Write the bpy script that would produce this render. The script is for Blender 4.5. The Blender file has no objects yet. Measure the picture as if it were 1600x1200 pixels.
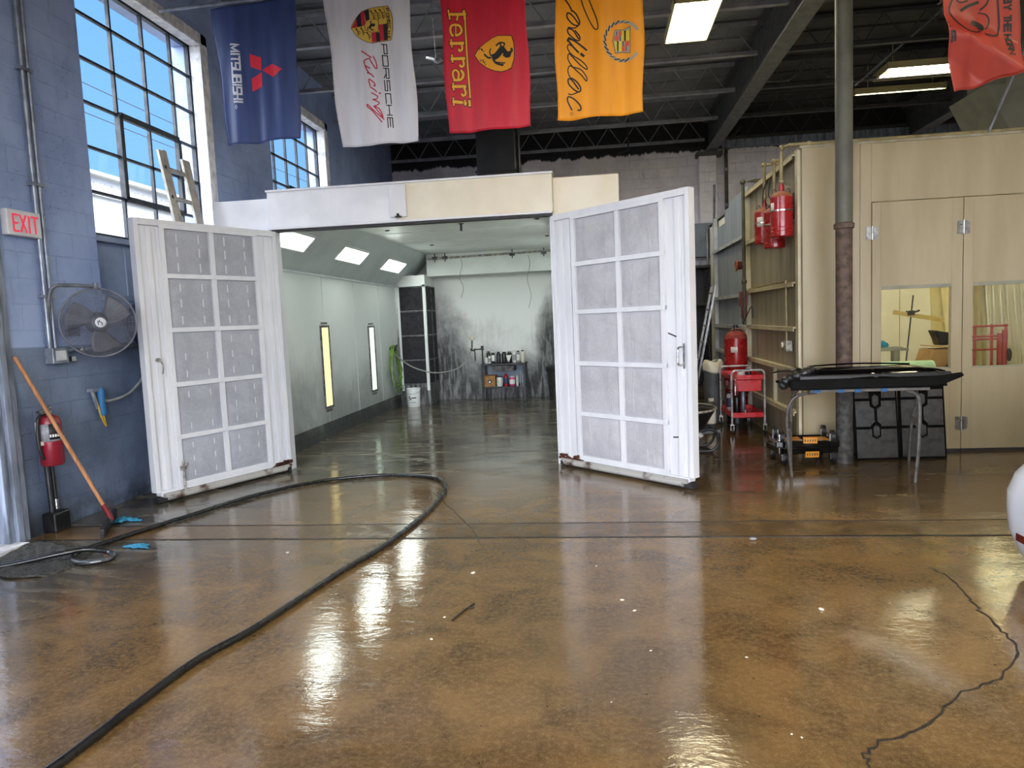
import bpy, bmesh, math, random
from math import sin, cos, pi, radians, atan2, hypot
from mathutils import Vector, Matrix
from mathutils.geometry import tessellate_polygon

random.seed(7)
scene = bpy.context.scene
COL = scene.collection

# ------------------------------------------------------------------ camera
YAW, PITCH, ROLL = -0.122306, -0.088912, -0.043007
fwd = Vector((sin(YAW) * cos(PITCH), cos(YAW) * cos(PITCH), sin(PITCH)))
rgt = Vector((cos(YAW), -sin(YAW), 0.0))
upv = rgt.cross(fwd)
r2 = cos(ROLL) * rgt + sin(ROLL) * upv
u2 = -sin(ROLL) * rgt + cos(ROLL) * upv
cam_data = bpy.data.cameras.new('camera')
cam_data.sensor_width = 36.0
cam_data.lens = 1105.0 / 1600.0 * 36.0
cam_data.clip_start = 0.05
cam_data.clip_end = 300
cam = bpy.data.objects.new('camera', cam_data)
COL.objects.link(cam)
M = Matrix.Identity(4)
for i in range(3):
    M[i][0] = r2[i]; M[i][1] = u2[i]; M[i][2] = -fwd[i]
M[0][3], M[1][3], M[2][3] = 0.0, 0.0, 1.55
cam.matrix_world = M
scene.camera = cam

# ------------------------------------------------------------------ view, world, sun
scene.view_settings.view_transform = 'Standard'
scene.view_settings.look = 'None'
scene.view_settings.gamma = 1.0
scene.view_settings.use_curve_mapping = False
scene.view_settings.exposure = 1.1
scene.cycles.use_denoising = True
scene.cycles.max_bounces = 8
scene.cycles.sample_clamp_indirect = 6.0
scene.cycles.caustics_reflective = False
scene.cycles.caustics_refractive = False

SKY_BLUE = (0.13, 0.36, 0.92, 1)
SKY_BLUE_STRENGTH = 0.7
SKY_REAR = (0.90, 0.93, 1.0, 1)
SKY_REAR_STRENGTH = 8.0
TUBE_STRENGTH = 22.0
BOOTH_LIGHT = 10.5
PREP_LIGHT = 20.0

world = bpy.data.worlds.new('daylight')
scene.world = world
world.use_nodes = True
wn, wl = world.node_tree.nodes, world.node_tree.links
wn.clear()
wo = wn.new('ShaderNodeOutputWorld')
tc = wn.new('ShaderNodeTexCoord')
sp = wn.new('ShaderNodeSeparateXYZ')
wl.new(tc.outputs['Generated'], sp.inputs[0])
def wmath(op, a, b=None):
    n = wn.new('ShaderNodeMath'); n.operation = op
    for k, v in enumerate((a, b)):
        if v is None: continue
        if isinstance(v, (int, float)): n.inputs[k].default_value = v
        else: wl.new(v, n.inputs[k])
    return n.outputs[0]
# a clear blue sky to the left and ahead, a bright hazy street behind the camera, grey ground below
rear = wn.new('ShaderNodeMapRange'); rear.inputs['From Min'].default_value = 0.0; rear.inputs['From Max'].default_value = 0.5
wl.new(wmath('MULTIPLY', sp.outputs['Y'], -1.0), rear.inputs['Value'])
zen = wn.new('ShaderNodeMapRange'); zen.inputs['From Min'].default_value = 0.0; zen.inputs['From Max'].default_value = 0.6
wl.new(sp.outputs['Z'], zen.inputs['Value'])
skym = wn.new('ShaderNodeMix'); skym.data_type = 'RGBA'
skym.inputs['A'].default_value = (0.27, 0.55, 0.95, 1)
skym.inputs['B'].default_value = SKY_BLUE
wl.new(zen.outputs[0], skym.inputs['Factor'])
b1 = wn.new('ShaderNodeBackground'); b1.inputs[1].default_value = SKY_BLUE_STRENGTH
wl.new(skym.outputs['Result'], b1.inputs[0])
b2 = wn.new('ShaderNodeBackground'); b2.inputs[0].default_value = SKY_REAR; b2.inputs[1].default_value = SKY_REAR_STRENGTH
b3 = wn.new('ShaderNodeBackground'); b3.inputs[0].default_value = (0.5, 0.5, 0.48, 1); b3.inputs[1].default_value = 0.9
m1 = wn.new('ShaderNodeMixShader'); wl.new(rear.outputs[0], m1.inputs[0]); wl.new(b1.outputs[0], m1.inputs[1]); wl.new(b2.outputs[0], m1.inputs[2])
gz = wmath('LESS_THAN', sp.outputs['Z'], -0.02)
m2 = wn.new('ShaderNodeMixShader'); wl.new(gz, m2.inputs[0]); wl.new(m1.outputs[0], m2.inputs[1]); wl.new(b3.outputs[0], m2.inputs[2])
wl.new(m2.outputs[0], wo.inputs[0])

sun_data = bpy.data.lights.new('sun', 'SUN')
sun_data.energy = 3.0
sun_data.angle = 0.01
sun_data.color = (1.0, 0.95, 0.86)
sun = bpy.data.objects.new('sun', sun_data)
COL.objects.link(sun)
sun.rotation_euler = Vector((-0.52, -0.12, -0.85)).to_track_quat('-Z', 'Y').to_euler()

# ------------------------------------------------------------------ materials
def C(h, a=1.0):
    h = h.lstrip('#')
    v = [int(h[i:i + 2], 16) / 255 for i in (0, 2, 4)]
    return tuple([x / 12.92 if x <= 0.04045 else ((x + 0.055) / 1.055) ** 2.4 for x in v] + [a])

MATS = {}
class NT:
    """small wrapper to write node trees briefly"""
    def __init__(s, name):
        s.m = bpy.data.materials.new(name); s.m.use_nodes = True
        s.n = s.m.node_tree.nodes; s.l = s.m.node_tree.links
        s.bsdf = s.n['Principled BSDF']; s.out = s.n['Material Output']
        MATS[name] = s.m
    def put(s, sock, v):
        if isinstance(v, bpy.types.NodeSocket): s.l.new(v, sock)
        else: sock.default_value = v
    def pos(s):
        g = s.n.new('ShaderNodeNewGeometry'); return g.outputs['Position']
    def obj(s):
        g = s.n.new('ShaderNodeTexCoord'); return g.outputs['Object']
    def sep(s, v):
        n = s.n.new('ShaderNodeSeparateXYZ'); s.l.new(v, n.inputs[0]); return n.outputs
    def comb(s, x, y, z):
        n = s.n.new('ShaderNodeCombineXYZ')
        for k, v in enumerate((x, y, z)): s.put(n.inputs[k], v)
        return n.outputs[0]
    def scale(s, v, sc):
        n = s.n.new('ShaderNodeMapping'); s.l.new(v, n.inputs[0]); n.inputs['Scale'].default_value = sc; return n.outputs[0]
    def noise(s, v, sc, det=4, rough=0.55, dist=0.0):
        n = s.n.new('ShaderNodeTexNoise'); s.l.new(v, n.inputs['Vector'])
        n.inputs['Scale'].default_value = sc; n.inputs['Detail'].default_value = det
        n.inputs['Roughness'].default_value = rough; n.inputs['Distortion'].default_value = dist
        return n.outputs['Fac']
    def voro(s, v, sc, rnd=1.0):
        n = s.n.new('ShaderNodeTexVoronoi'); s.l.new(v, n.inputs['Vector']); n.inputs['Scale'].default_value = sc
        n.inputs['Randomness'].default_value = rnd; return n.outputs['Distance']
    def rng(s, v, a, b, c=0.0, d=1.0, smooth=True):
        n = s.n.new('ShaderNodeMapRange'); n.interpolation_type = 'SMOOTHSTEP' if smooth else 'LINEAR'
        s.put(n.inputs['Value'], v)
        for k, x in zip(('From Min', 'From Max', 'To Min', 'To Max'), (a, b, c, d)): n.inputs[k].default_value = x
        return n.outputs[0]
    def math(s, op, a, b=0.0):
        n = s.n.new('ShaderNodeMath'); n.operation = op; s.put(n.inputs[0], a); s.put(n.inputs[1], b); return n.outputs[0]
    def mix(s, f, a, b):
        n = s.n.new('ShaderNodeMix'); n.data_type = 'RGBA'
        s.put(n.inputs['Factor'], f); s.put(n.inputs['A'], a); s.put(n.inputs['B'], b); return n.outputs['Result']
    def bump(s, h, st=0.3, d=0.01, prev=None):
        n = s.n.new('ShaderNodeBump'); n.inputs['Strength'].default_value = st; n.inputs['Distance'].default_value = d
        s.l.new(h, n.inputs['Height'])
        if prev is not None: s.l.new(prev, n.inputs['Normal'])
        return n.outputs[0]
    def fin(s, base=None, rough=None, metal=None, normal=None, spec=None):
        b = s.bsdf
        if base is not None: s.put(b.inputs['Base Color'], base)
        if rough is not None: s.put(b.inputs['Roughness'], rough)
        if metal is not None: s.put(b.inputs['Metallic'], metal)
        if spec is not None: s.put(b.inputs['Specular IOR Level'], spec)
        if normal is not None: s.l.new(normal, b.inputs['Normal'])
        return s.m

def pm(name, c1, c2=None, sc=6.0, rough=0.5, metal=0.0, bump=0.0, bsc=60.0, spec=0.5, lo=0.35, hi=0.68, stretch=(1, 1, 1)):
    """painted / plain material whose colour wanders between c1 and c2"""
    t = NT(name)
    c1 = C(c1) if isinstance(c1, str) else c1
    c2 = c1 if c2 is None else (C(c2) if isinstance(c2, str) else c2)
    p = t.scale(t.obj(), stretch)
    f = t.rng(t.noise(p, sc, 5), lo, hi)
    nor = t.bump(t.noise(p, bsc, 3), bump, 0.004) if bump else None
    rr = t.rng(t.noise(p, sc * 1.7, 3), 0.3, 0.7, max(0.02, rough - 0.08), min(1, rough + 0.08))
    return t.fin(t.mix(f, c1, c2), rr, metal, nor, spec)

def emis(name, col, strength):
    t = NT(name)
    e = t.n.new('ShaderNodeEmission'); e.inputs[0].default_value = C(col); e.inputs[1].default_value = strength
    t.l.new(e.outputs[0], t.out.inputs[0]); return t.m

def glass_mat(name, tint=(1, 1, 1, 1), gloss=0.08, rough=0.02):
    t = NT(name)
    tr = t.n.new('ShaderNodeBsdfTransparent'); tr.inputs[0].default_value = tint
    gl = t.n.new('ShaderNodeBsdfGlossy'); gl.inputs['Roughness'].default_value = rough
    fr = t.n.new('ShaderNodeLayerWeight'); fr.inputs[0].default_value = 0.5
    f5 = t.math('MULTIPLY', t.math('POWER', fr.outputs['Facing'], 5.0), 0.7)
    mx = t.n.new('ShaderNodeMixShader')
    t.l.new(t.math('ADD', f5, gloss * 0.5), mx.inputs[0])
    t.l.new(tr.outputs[0], mx.inputs[1]); t.l.new(gl.outputs[0], mx.inputs[2])
    t.l.new(mx.outputs[0], t.out.inputs[0]); return t.m

# --- floor: wet sealed brown concrete, dark grimy film in and around the booth
t = NT('wet_concrete')
p = t.pos(); s3 = t.sep(p)
n_big = t.noise(p, 0.55, 5, 0.6); n_mid = t.noise(p, 2.6, 6, 0.65, 0.6); n_fine = t.noise(p, 38, 4, 0.7); n_grain = t.noise(p, 150, 3, 0.8)
brown = t.mix(t.rng(n_mid, 0.3, 0.7), C('#84663f'), C('#523f28'))
brown = t.mix(t.rng(n_fine, 0.4, 0.75, 0, 0.55), brown, C('#9c8058'))
brown = t.mix(t.rng(n_grain, 0.52, 0.72, 0, 0.5), brown, C('#a98f68'))
brown = t.mix(t.rng(n_grain, 0.48, 0.3, 0, 0.5), brown, C('#4a3822'))
brown = t.mix(t.rng(n_big, 0.45, 0.7, 0, 0.6), brown, C('#5f5038'))
wob = t.math('MULTIPLY', t.math('SUBTRACT', t.noise(p, 0.9, 6, 0.65), 0.5), 3.2)
wy = t.math('ADD', s3[1], wob)
wx = t.math('ADD', s3[0], t.math('MULTIPLY', wob, 0.8))
booth_f = t.math('MULTIPLY', t.rng(wy, 5.9, 7.8), t.rng(wx, 0.6, -0.5))
left_f = t.math('MULTIPLY', t.rng(wx, -2.3, -3.6), t.rng(wy, 2.2, 4.4))
right_f = t.math('MULTIPLY', t.math('MULTIPLY', t.rng(wx, 0.2, 1.0), t.rng(wy, 5.4, 6.9)), 0.95)
grime = t.math('MAXIMUM', t.math('MAXIMUM', booth_f, left_f), right_f)
gcol = t.mix(t.rng(t.noise(t.scale(p, (0.7, 2.2, 1)), 1.6, 7, 0.75, 1.2), 0.40, 0.62), C('#2f302c'), C('#6f695c'))
gcol = t.mix(t.rng(s3[0], 0.2, 0.9), gcol, t.mix(t.rng(n_mid, 0.35, 0.65), C('#2d2418'), C('#54422a')))
base = t.mix(t.math('MULTIPLY', grime, 0.88), brown, gcol)
spots = t.math('MAXIMUM', t.rng(t.voro(p, 5.5), 0.04, 0.025), t.rng(t.voro(t.scale(p, (1, 0.8, 1)), 11.0), 0.05, 0.03))
base = t.mix(t.math('MULTIPLY', spots, 0.75), base, C('#2a1f14'))
def blot(cx, cy, rx, ry, rot):
    q = t.n.new('ShaderNodeMapping'); q.vector_type = 'TEXTURE'
    t.l.new(p, q.inputs[0]); q.inputs['Location'].default_value = (cx, cy, 0); q.inputs['Rotation'].default_value = (0, 0, rot); q.inputs['Scale'].default_value = (rx, ry, 1)
    ln = t.n.new('ShaderNodeVectorMath'); ln.operation = 'LENGTH'; t.l.new(q.outputs[0], ln.inputs[0])
    d = t.math('ADD', ln.outputs['Value'], t.math('MULTIPLY', t.math('SUBTRACT', n_mid, 0.5), 2.2))
    return t.rng(d, 1.3, 0.0)
bl = None
for a in ((1.30, 3.10, 0.12, 0.50, 0.35), (2.02, 2.85, 0.2, 0.5, 0.2)):
    b_ = blot(*a); bl = b_ if bl is None else t.math('MAXIMUM', bl, b_)
base = t.mix(t.math('MULTIPLY', bl, 0.35), base, C('#a89a8c'))
wet = t.rng(t.noise(p, 1.15, 5, 0.6, 0.4), 0.36, 0.62)
streak = t.noise(t.scale(p, (0.55, 2.4, 1)), 1.9, 6, 0.7, 0.8)
rough = t.math('ADD', t.math('MULTIPLY', wet, 0.10), 0.03)
rough = t.math('ADD', rough, t.math('MULTIPLY', t.rng(streak, 0.5, 0.62, 0, 0.3), grime))
rough = t.math('ADD', rough, t.math('MULTIPLY', bl, 0.2))
hb = t.bump(t.noise(p, 46, 4, 0.6), 0.12, 0.003)
hb = t.bump(t.noise(t.scale(p, (1, 1.6, 1)), 11, 3, 0.55, 0.8), 0.08, 0.012, hb)
hb = t.bump(streak, 0.12, 0.02, hb)
t.fin(base, rough, 0.0, hb, 0.72)

# --- block walls
def block_wall(name, axis, upper, lower, split, dirt='#6d6f78', joint=0.5, dirtamt=0.6):
    t = NT(name); p = t.pos(); s3 = t.sep(p)
    v = t.comb(s3[1] if axis == 'x' else s3[0], s3[2], 0.0)
    br = t.n.new('ShaderNodeTexBrick'); t.l.new(v, br.inputs['Vector'])
    br.inputs['Scale'].default_value = 1.0; br.inputs['Brick Width'].default_value = 0.41; br.inputs['Row Height'].default_value = 0.205
    br.inputs['Mortar Size'].default_value = 0.006; br.inputs['Mortar Smooth'].default_value = 0.6
    n1 = t.noise(p, 1.3, 6, 0.65); n2 = t.noise(t.scale(p, (6, 6, 0.8)), 1.5, 5, 0.6); n3 = t.noise(p, 22, 4, 0.7)
    up = t.mix(t.rng(n1, 0.35, 0.7, 0, 0.7), C(upper), C(dirt))
    up = t.mix(t.rng(n2, 0.55, 0.78, 0, dirtamt), up, C(dirt))
    if lower:
        lo = t.mix(t.rng(n1, 0.3, 0.7), C(lower), C('#55627a'))
        lo = t.mix(t.rng(n3, 0.62, 0.75, 0, 0.4), lo, C('#8a93a0'))
        edge = t.math('ADD', s3[2], t.math('MULTIPLY', t.math('SUBTRACT', n1, 0.5), 0.04))
        base = t.mix(t.rng(edge, split - 0.008, split + 0.008), lo, up)
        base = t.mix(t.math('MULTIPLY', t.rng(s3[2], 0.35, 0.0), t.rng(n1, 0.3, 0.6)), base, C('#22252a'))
    else:
        base = up
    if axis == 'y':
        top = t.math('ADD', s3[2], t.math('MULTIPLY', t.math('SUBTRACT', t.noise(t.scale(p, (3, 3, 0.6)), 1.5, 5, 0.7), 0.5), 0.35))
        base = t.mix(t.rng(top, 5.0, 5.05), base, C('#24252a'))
    pits = t.rng(t.voro(p, 24), 0.20, 0.10, 0, 0.55)
    base = t.mix(t.math('MULTIPLY', pits, t.rng(n1, 0.47, 0.6)), base, C('#3c3f47'))
    sc_ = t.rng(t.noise(t.scale(p, (1, 1, 0.35)), 5.0, 6, 0.75, 0.6), 0.60, 0.72, 0, 0.45)
    base = t.mix(sc_, base, C('#5a5f6c'))
    hb = t.bump(br.outputs['Fac'], joint, -0.012)
    hb = t.bump(n3, 0.25, 0.006, hb)
    return t.fin(base, 0.62, 0, hb, 0.35)
block_wall('block_left', 'x', '#97aad2', '#74849f', 1.5, '#7186b4')
block_wall('block_back', 'y', '#efecf6', None, 0, '#c4c0cf', 0.7)

# --- booth sheet metal with dark overspray toward the floor and behind the bench
def booth_sheet(name, light, dark, amount, zlo, zhi, sides=False):
    t = NT(name); p = t.pos(); s3 = t.sep(p)
    n1 = t.noise(p, 0.9, 5, 0.65, 0.3); n2 = t.noise(t.scale(p, (9, 9, 1.2)), 2.0, 5, 0.65); n3 = t.noise(p, 30, 3, 0.7)
    h = t.math('ADD', s3[2], t.math('MULTIPLY', t.math('SUBTRACT', n1, 0.5), 2.2))
    h = t.math('ADD', h, t.math('MULTIPLY', t.math('SUBTRACT', n2, 0.5), 0.9))
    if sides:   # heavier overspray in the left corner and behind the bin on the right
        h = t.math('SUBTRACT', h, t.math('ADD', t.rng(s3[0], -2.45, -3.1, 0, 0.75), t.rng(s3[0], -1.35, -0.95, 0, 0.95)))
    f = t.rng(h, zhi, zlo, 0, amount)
    f = t.math('MULTIPLY', f, t.rng(n3, 0.25, 0.6, 0.93, 1.0))
    f = t.math('MULTIPLY', f, t.rng(n2, 0.36, 0.56, 0.72 if sides else 0.85, 1.0))
    base = t.mix(f, C(light), C(dark))
    return t.fin(base, t.math('ADD', 0.33, t.math('MULTIPLY', f, 0.3)), 0, t.bump(n3, 0.08, 0.003), 0.5)
booth_sheet('booth_side_sheet', '#cbd0cf', '#5f6667', 0.8, 0.0, 1.5)
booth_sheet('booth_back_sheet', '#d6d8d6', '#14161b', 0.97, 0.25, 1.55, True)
booth_sheet('booth_kick', '#6a6f6d', '#26292a', 0.95, 0.0, 0.8)
pm('booth_ceiling', '#dbdfdd', '#ced3d1', 2, 0.45)
pm('booth_slope', '#c2c9cc', '#b6bec1', 2, 0.45)
pm('white_panel', '#dcdde2', '#cfd0d6', 2.5, 0.4, bump=0.03)
pm('cream_panel', '#d9d2c0', '#cfc6b0', 2, 0.42, bump=0.03)
pm('door_white', '#d4d5da', '#cbccd2', 3.0, 0.38, bump=0.03, stretch=(2, 2, 0.5))
pm('door_white_aged', '#d2d4da', '#c8cbd3', 3.0, 0.42, bump=0.03, stretch=(2, 2, 0.5))
pm('rust_rail', '#a9a7a4', '#4a3022', 7, 0.6, 0.2, bump=0.4, bsc=40, lo=0.5, hi=0.72)
pm('rail_white', '#c9c8c6', '#8d8a86', 9, 0.5, 0, bump=0.2)
pm('rust', '#5a3019', '#2c1a12', 20, 0.8, 0.2, bump=0.5)
pm('black_seal', '#1b1b1d', '#2a2a2c', 8, 0.6)
# filter cloth
def filter_mat(name, a, b, wr):
    t = NT(name); p = t.obj()
    n1 = t.noise(p, 3.0, 5, 0.7, 0.5); n2 = t.noise(p, 45, 4, 0.8)
    base = t.mix(t.rng(n1, 0.3, 0.7), C(a), C(b))
    base = t.mix(t.rng(n2, 0.45, 0.8, 0, 0.10), base, C('#ffffff'))
    hb = t.bump(n2, 0.2, 0.003)
    if wr:
        w = t.noise(t.scale(p, (7, 1, 1.3)), 1.6, 3, 0.6, 0.4)
        hb = t.bump(w, 0.45, 0.025, hb)
    return t.fin(base, 0.9, 0, hb, 0.15)
filter_mat('filter_grey', '#a3a6b0', '#94979f', False)
filter_mat('filter_light', '#b4b3b8', '#a2a1a7', True)
pm('filter_slit', '#c3c6cd', rough=0.8)
pm('filter_dark', '#1d1b21', '#2a282e', 12, 0.9, bump=0.5, bsc=90)
pm('filter_dark_frame', '#6b6a6c', '#2c2b2e', 14, 0.7)
# second booth
pm('tan_front', '#a0947a', '#978a6f', 1.5, 0.38, bump=0.03, stretch=(3, 3, 0.5))
pm('tan_side', '#9c9684', '#85806a', 2.2, 0.45, bump=0.04, stretch=(3, 3, 0.4))
pm('tan_rail', '#c9c2a8', '#b6ae90', 4, 0.45)
pm('grey_rail', '#b9c0c6', '#a2a9af', 4, 0.45)
pm('grey_side', '#94a0b0', '#7f8b9b', 2.2, 0.45, bump=0.04, stretch=(3, 3, 0.4))
pm('prep_inside', '#f0eee2', '#e6e3d4', 2, 0.5)
pm('steel_hinge', '#a5a5a3', '#83837f', 20, 0.35, 0.9)
# structure
pm('deck_black', '#72747b', '#5d6067', 1.6, 0.7, bump=0.25, bsc=12)
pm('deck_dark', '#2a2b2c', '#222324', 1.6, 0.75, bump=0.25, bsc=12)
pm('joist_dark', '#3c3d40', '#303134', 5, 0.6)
pm('joist_paint', '#8f929b', '#787b84', 5, 0.55)
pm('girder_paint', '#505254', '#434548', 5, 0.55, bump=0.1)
pm('duct_black', '#17191c', '#22242a', 3, 0.4)
pm('duct_grey', '#8a897b', '#77766a', 3, 0.55)
pm('hopper_grey', '#57574e', '#4b4b43', 3, 0.6)
pm('ladder_alu', '#b3b0aa', '#918d88', 7, 0.55, 0.3, bump=0.1)
pm('steel_frame', '#20262e', '#2b333d', 10, 0.6)
pm('reveal_white', '#e6e6ea', '#bfc0c6', 12, 0.65, bump=0.4)
pm('board_blue', '#93a1b8', '#7b8aa2', 3, 0.6)
pm('casing', '#818b9f', '#565d6a', 6, 0.6, bump=0.2, stretch=(3, 3, 0.5))
pm('door_slab', '#c9d3e6', '#bccbe2', 2, 0.5)
glass_mat('window_glass', (0.97, 0.99, 1, 1))
glass_mat('booth_glass', (0.96, 0.97, 0.93, 1), 0.06)
pm('outside_white', '#e8e6df', '#d9d6cc', 1.5, 0.8)
pm('outside_band', '#b5b3b0', '#8f8d8c', 3, 0.8, stretch=(1, 6, 0.4))
# fittings
pm('conduit', '#8f97a6', '#6f7683', 9, 0.4, 0.5)
pm('conduit_dark', '#4a4b44', '#33342f', 9, 0.45, 0.5)
pm('pipe_tan', '#9c8f6c', '#7d7150', 9, 0.5, 0.2)
pm('pipe_olive', '#4c4a3c', '#39372b', 9, 0.5, 0.2)
pm('column_grey', '#58584f', '#4a4a44', 4, 0.55, bump=0.1)
pm('column_rust', '#5c4a3f', '#3a2d27', 14, 0.7, bump=0.4, bsc=30)
pm('column_worn', '#4d4b48', '#282624', 16, 0.7, bump=0.5, bsc=30)
pm('red_paint', '#a51a1e', '#8f1418', 5, 0.25)
pm('red_deep', '#84182a', '#741424', 5, 0.35)
pm('red_bright', '#c8202a', '#b51a24', 5, 0.3)
pm('red_dark', '#7a151b', '#601016', 5, 0.4)
pm('dust_top', '#a8714e', '#8a3a2c', 9, 0.7)
pm('dust_red', '#8f3a30', '#7a1a1c', 9, 0.6)
pm('label_white', '#dcdcda', '#c9c9c6', 20, 0.5)
pm('label_grey', '#9a9ca4', '#82848c', 20, 0.5)
pm('label_yellow', '#c9b06a', '#b99c50', 20, 0.5)
pm('ink', '#15151a', rough=0.5)
pm('chrome', '#c9c9cc', '#a9a9ad', 12, 0.22, 1.0)
pm('post_chrome', '#c6c6c8', '#a8a8aa', 12, 0.3, 0.35)
pm('rack_red', '#a23a34', '#8a2f2a', 8, 0.5)
pm('alu', '#b6b8bd', '#8f9299', 14, 0.4, 0.75)
pm('alu_dirty', '#b7b3ab', '#6e6a66', 18, 0.55, 0.4, bump=0.2)
pm('steel_dark', '#222326', '#303134', 12, 0.45, 0.5)
pm('rubber', '#101012', '#1c1c1f', 16, 0.5)
pm('rubber_wet', '#141516', '#191a1b', 10, 0.3)
pm('rubber_shine', '#54575a', '#3a3d40', 10, 0.12, 0.3)
pm('plastic_black', '#0c0c0e', '#17171a', 10, 0.4)
pm('gloss_black', '#050506', rough=0.08, spec=0.7)
pm('strip_black', '#0e0e0f', '#090909', 6, 0.75, spec=0.1)
pm('table_leg', '#6b6764', '#4c4947', 18, 0.5, 0.4)
pm('table_grey', '#77746f', '#5f5d59', 9, 0.6)
pm('satin_black', '#26272a', '#1b1c1e', 6, 0.45)
pm('mat_black', '#3b3a38', '#262523', 14, 0.42, bump=0.3)
pm('mat_backing', '#060606', rough=0.8, spec=0.1)
pm('yellow_plate', '#d28a14', '#b8740e', 12, 0.45)
pm('wood', '#a8754e', '#8a5a38', 6, 0.55, stretch=(8, 8, 0.6))
pm('wood_pale', '#c9b070', '#b1964f', 6, 0.6, stretch=(0.6, 8, 8))
pm('paper_yellow', '#e3d8a8', '#d6c88e', 4, 0.7)
pm('cardboard', '#b08a55', '#9a7542', 4, 0.8)
pm('particle', '#a67a46', '#7d5730', 18, 0.75)
pm('fan_grey', '#6e717d', '#52555f', 12, 0.5, 0.2)
pm('fan_blade', '#5f626e', '#4a4d58', 8, 0.5)
pm('blue_dark', '#27365c', '#1e2a4a', 8, 0.45)
pm('blue_cloth', '#2f86a8', '#1f6482', 20, 0.8, bump=0.3)
pm('blue_tape', '#1f5f92', rough=0.6)
pm('yellow_cord', '#c9a63c', '#a8882c', 10, 0.5)
pm('hose_green', '#6f9438', '#557528', 10, 0.4)
pm('hose_grey', '#8f938e', '#777b76', 10, 0.4)
pm('bucket_white', '#e3e7e6', '#cfd4d3', 6, 0.4)
pm('bag_white', '#d8d2c2', '#c5bea9', 6, 0.6, bump=0.3, bsc=20)
pm('bin_grey', '#54585c', '#45494c', 6, 0.5)
pm('pink', '#d23f7e', '#b32c68', 6, 0.4)
pm('green_roll', '#b9d8b4', '#97c8a0', 8, 0.5)
pm('panel_blue_grey', '#7f8a98', '#6d7886', 5, 0.5)
pm('car_white', '#dfe5f2', rough=0.12, spec=0.6)
pm('lens_red', '#5a0d12', rough=0.15)
pm('car_glass', '#0b0d10', rough=0.05)
pm('exit_white', '#c9ccd4', '#b9bcc5', 6, 0.5)
emis('exit_letters', '#f0405a', 0.42)
pm('chip_pale', '#d8d4c6', rough=0.5)
pm('crack_dark', '#231d17', '#2f271f', 30, 0.7)
pm('groove_dark', '#15120e', '#211c16', 18, 0.5)
pm('trench_cover', '#6f5738', '#57442b', 5, 0.16, bump=0.4, bsc=25)
pm('mat_gravel', '#45443f', '#1e1e1e', 60, 0.8, bump=0.9, bsc=90, lo=0.42, hi=0.58)
glass_mat('plastic_sheet', (0.86, 0.86, 0.80, 1), 0.25, 0.2)
glass_mat('clear_plastic', (0.85, 0.87, 0.88, 1), 0.15, 0.1)
emis('tube_light', '#fff4d2', TUBE_STRENGTH)
emis('booth_diffuser', '#f6fff6', BOOTH_LIGHT)
emis('strip_yellow', '#fff0b0', 0.62)
emis('strip_green', '#e6ffe6', 0.60)
emis('prep_tube', '#fff6d8', PREP_LIGHT)
pm('fixture_lit_yellow', '#b9b084', rough=0.35)  # housing colour carries the yellow light reflected from the tubes
# flags
def cloth(name, a, b, back=0.22):
    t = NT(name); p = t.obj()
    f = t.rng(t.noise(t.scale(p, (5, 5, 0.7)), 1.4, 4), 0.35, 0.7)
    base = t.mix(f, C(a), C(b))
    d = t.bsdf
    weave = t.bump(t.noise(p, 260, 2), 0.12, 0.001)
    t.fin(base, 0.45, 0, weave, 0.5)
    tl = t.n.new('ShaderNodeBsdfTranslucent'); t.l.new(base, tl.inputs[0])
    mx = t.n.new('ShaderNodeMixShader'); mx.inputs[0].default_value = back
    t.l.new(d.outputs[0], mx.inputs[1]); t.l.new(tl.outputs[0], mx.inputs[2]); t.l.new(mx.outputs[0], t.out.inputs[0])
    return t.m
cloth('cloth_blue', '#41548e', '#34467c')
cloth('cloth_silver', '#e2e2ea', '#d2d2dc')
cloth('cloth_red', '#dc2440', '#c81e38')
cloth('cloth_yellow', '#ffb212', '#f6a408')
cloth('cloth_orange', '#a83628', '#942d22', 0.15)
INKS = {'k': '#141216', 'r': '#c01f3c', 'g': '#d8b448', 'w': '#dfe4ef', 'm': '#e5233f', 'd': '#3a0d12', 'y': '#f2b534',
        'h': '#f0a312', 'v': '#a9a69c', 'c': '#e8d31c', 'o': '#e0532a', 'n': '#3a2f5c', 'q': '#221412'}
for k_, h_ in INKS.items(): cloth('ink_' + k_, h_, h_, 0.12)

# ------------------------------------------------------------------ building helpers
def wmat(o):
    m = o.matrix_basis.copy()
    while o.parent is not None:
        o = o.parent; m = o.matrix_basis @ m
    return m

def tag(o, label=None, cat=None, group=None, kind=None):
    if label: o['label'] = label
    if cat: o['category'] = cat
    if group: o['group'] = group
    if kind: o['kind'] = kind
    return o

def thing(name, label, cat, loc=(0, 0, 0), rz=0.0, group=None):
    o = bpy.data.objects.new(name, None)
    COL.objects.link(o)
    o.empty_display_size = 0.1
    o.location = loc; o.rotation_euler = (0, 0, rz)
    return tag(o, label, cat, group)

def copy_tree(o, parent=None):
    c = o.copy(); COL.objects.link(c)
    if parent is not None: c.parent = parent
    for ch in [x for x in bpy.data.objects if x.parent is o]:
        copy_tree(ch, c)
    return c

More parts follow.
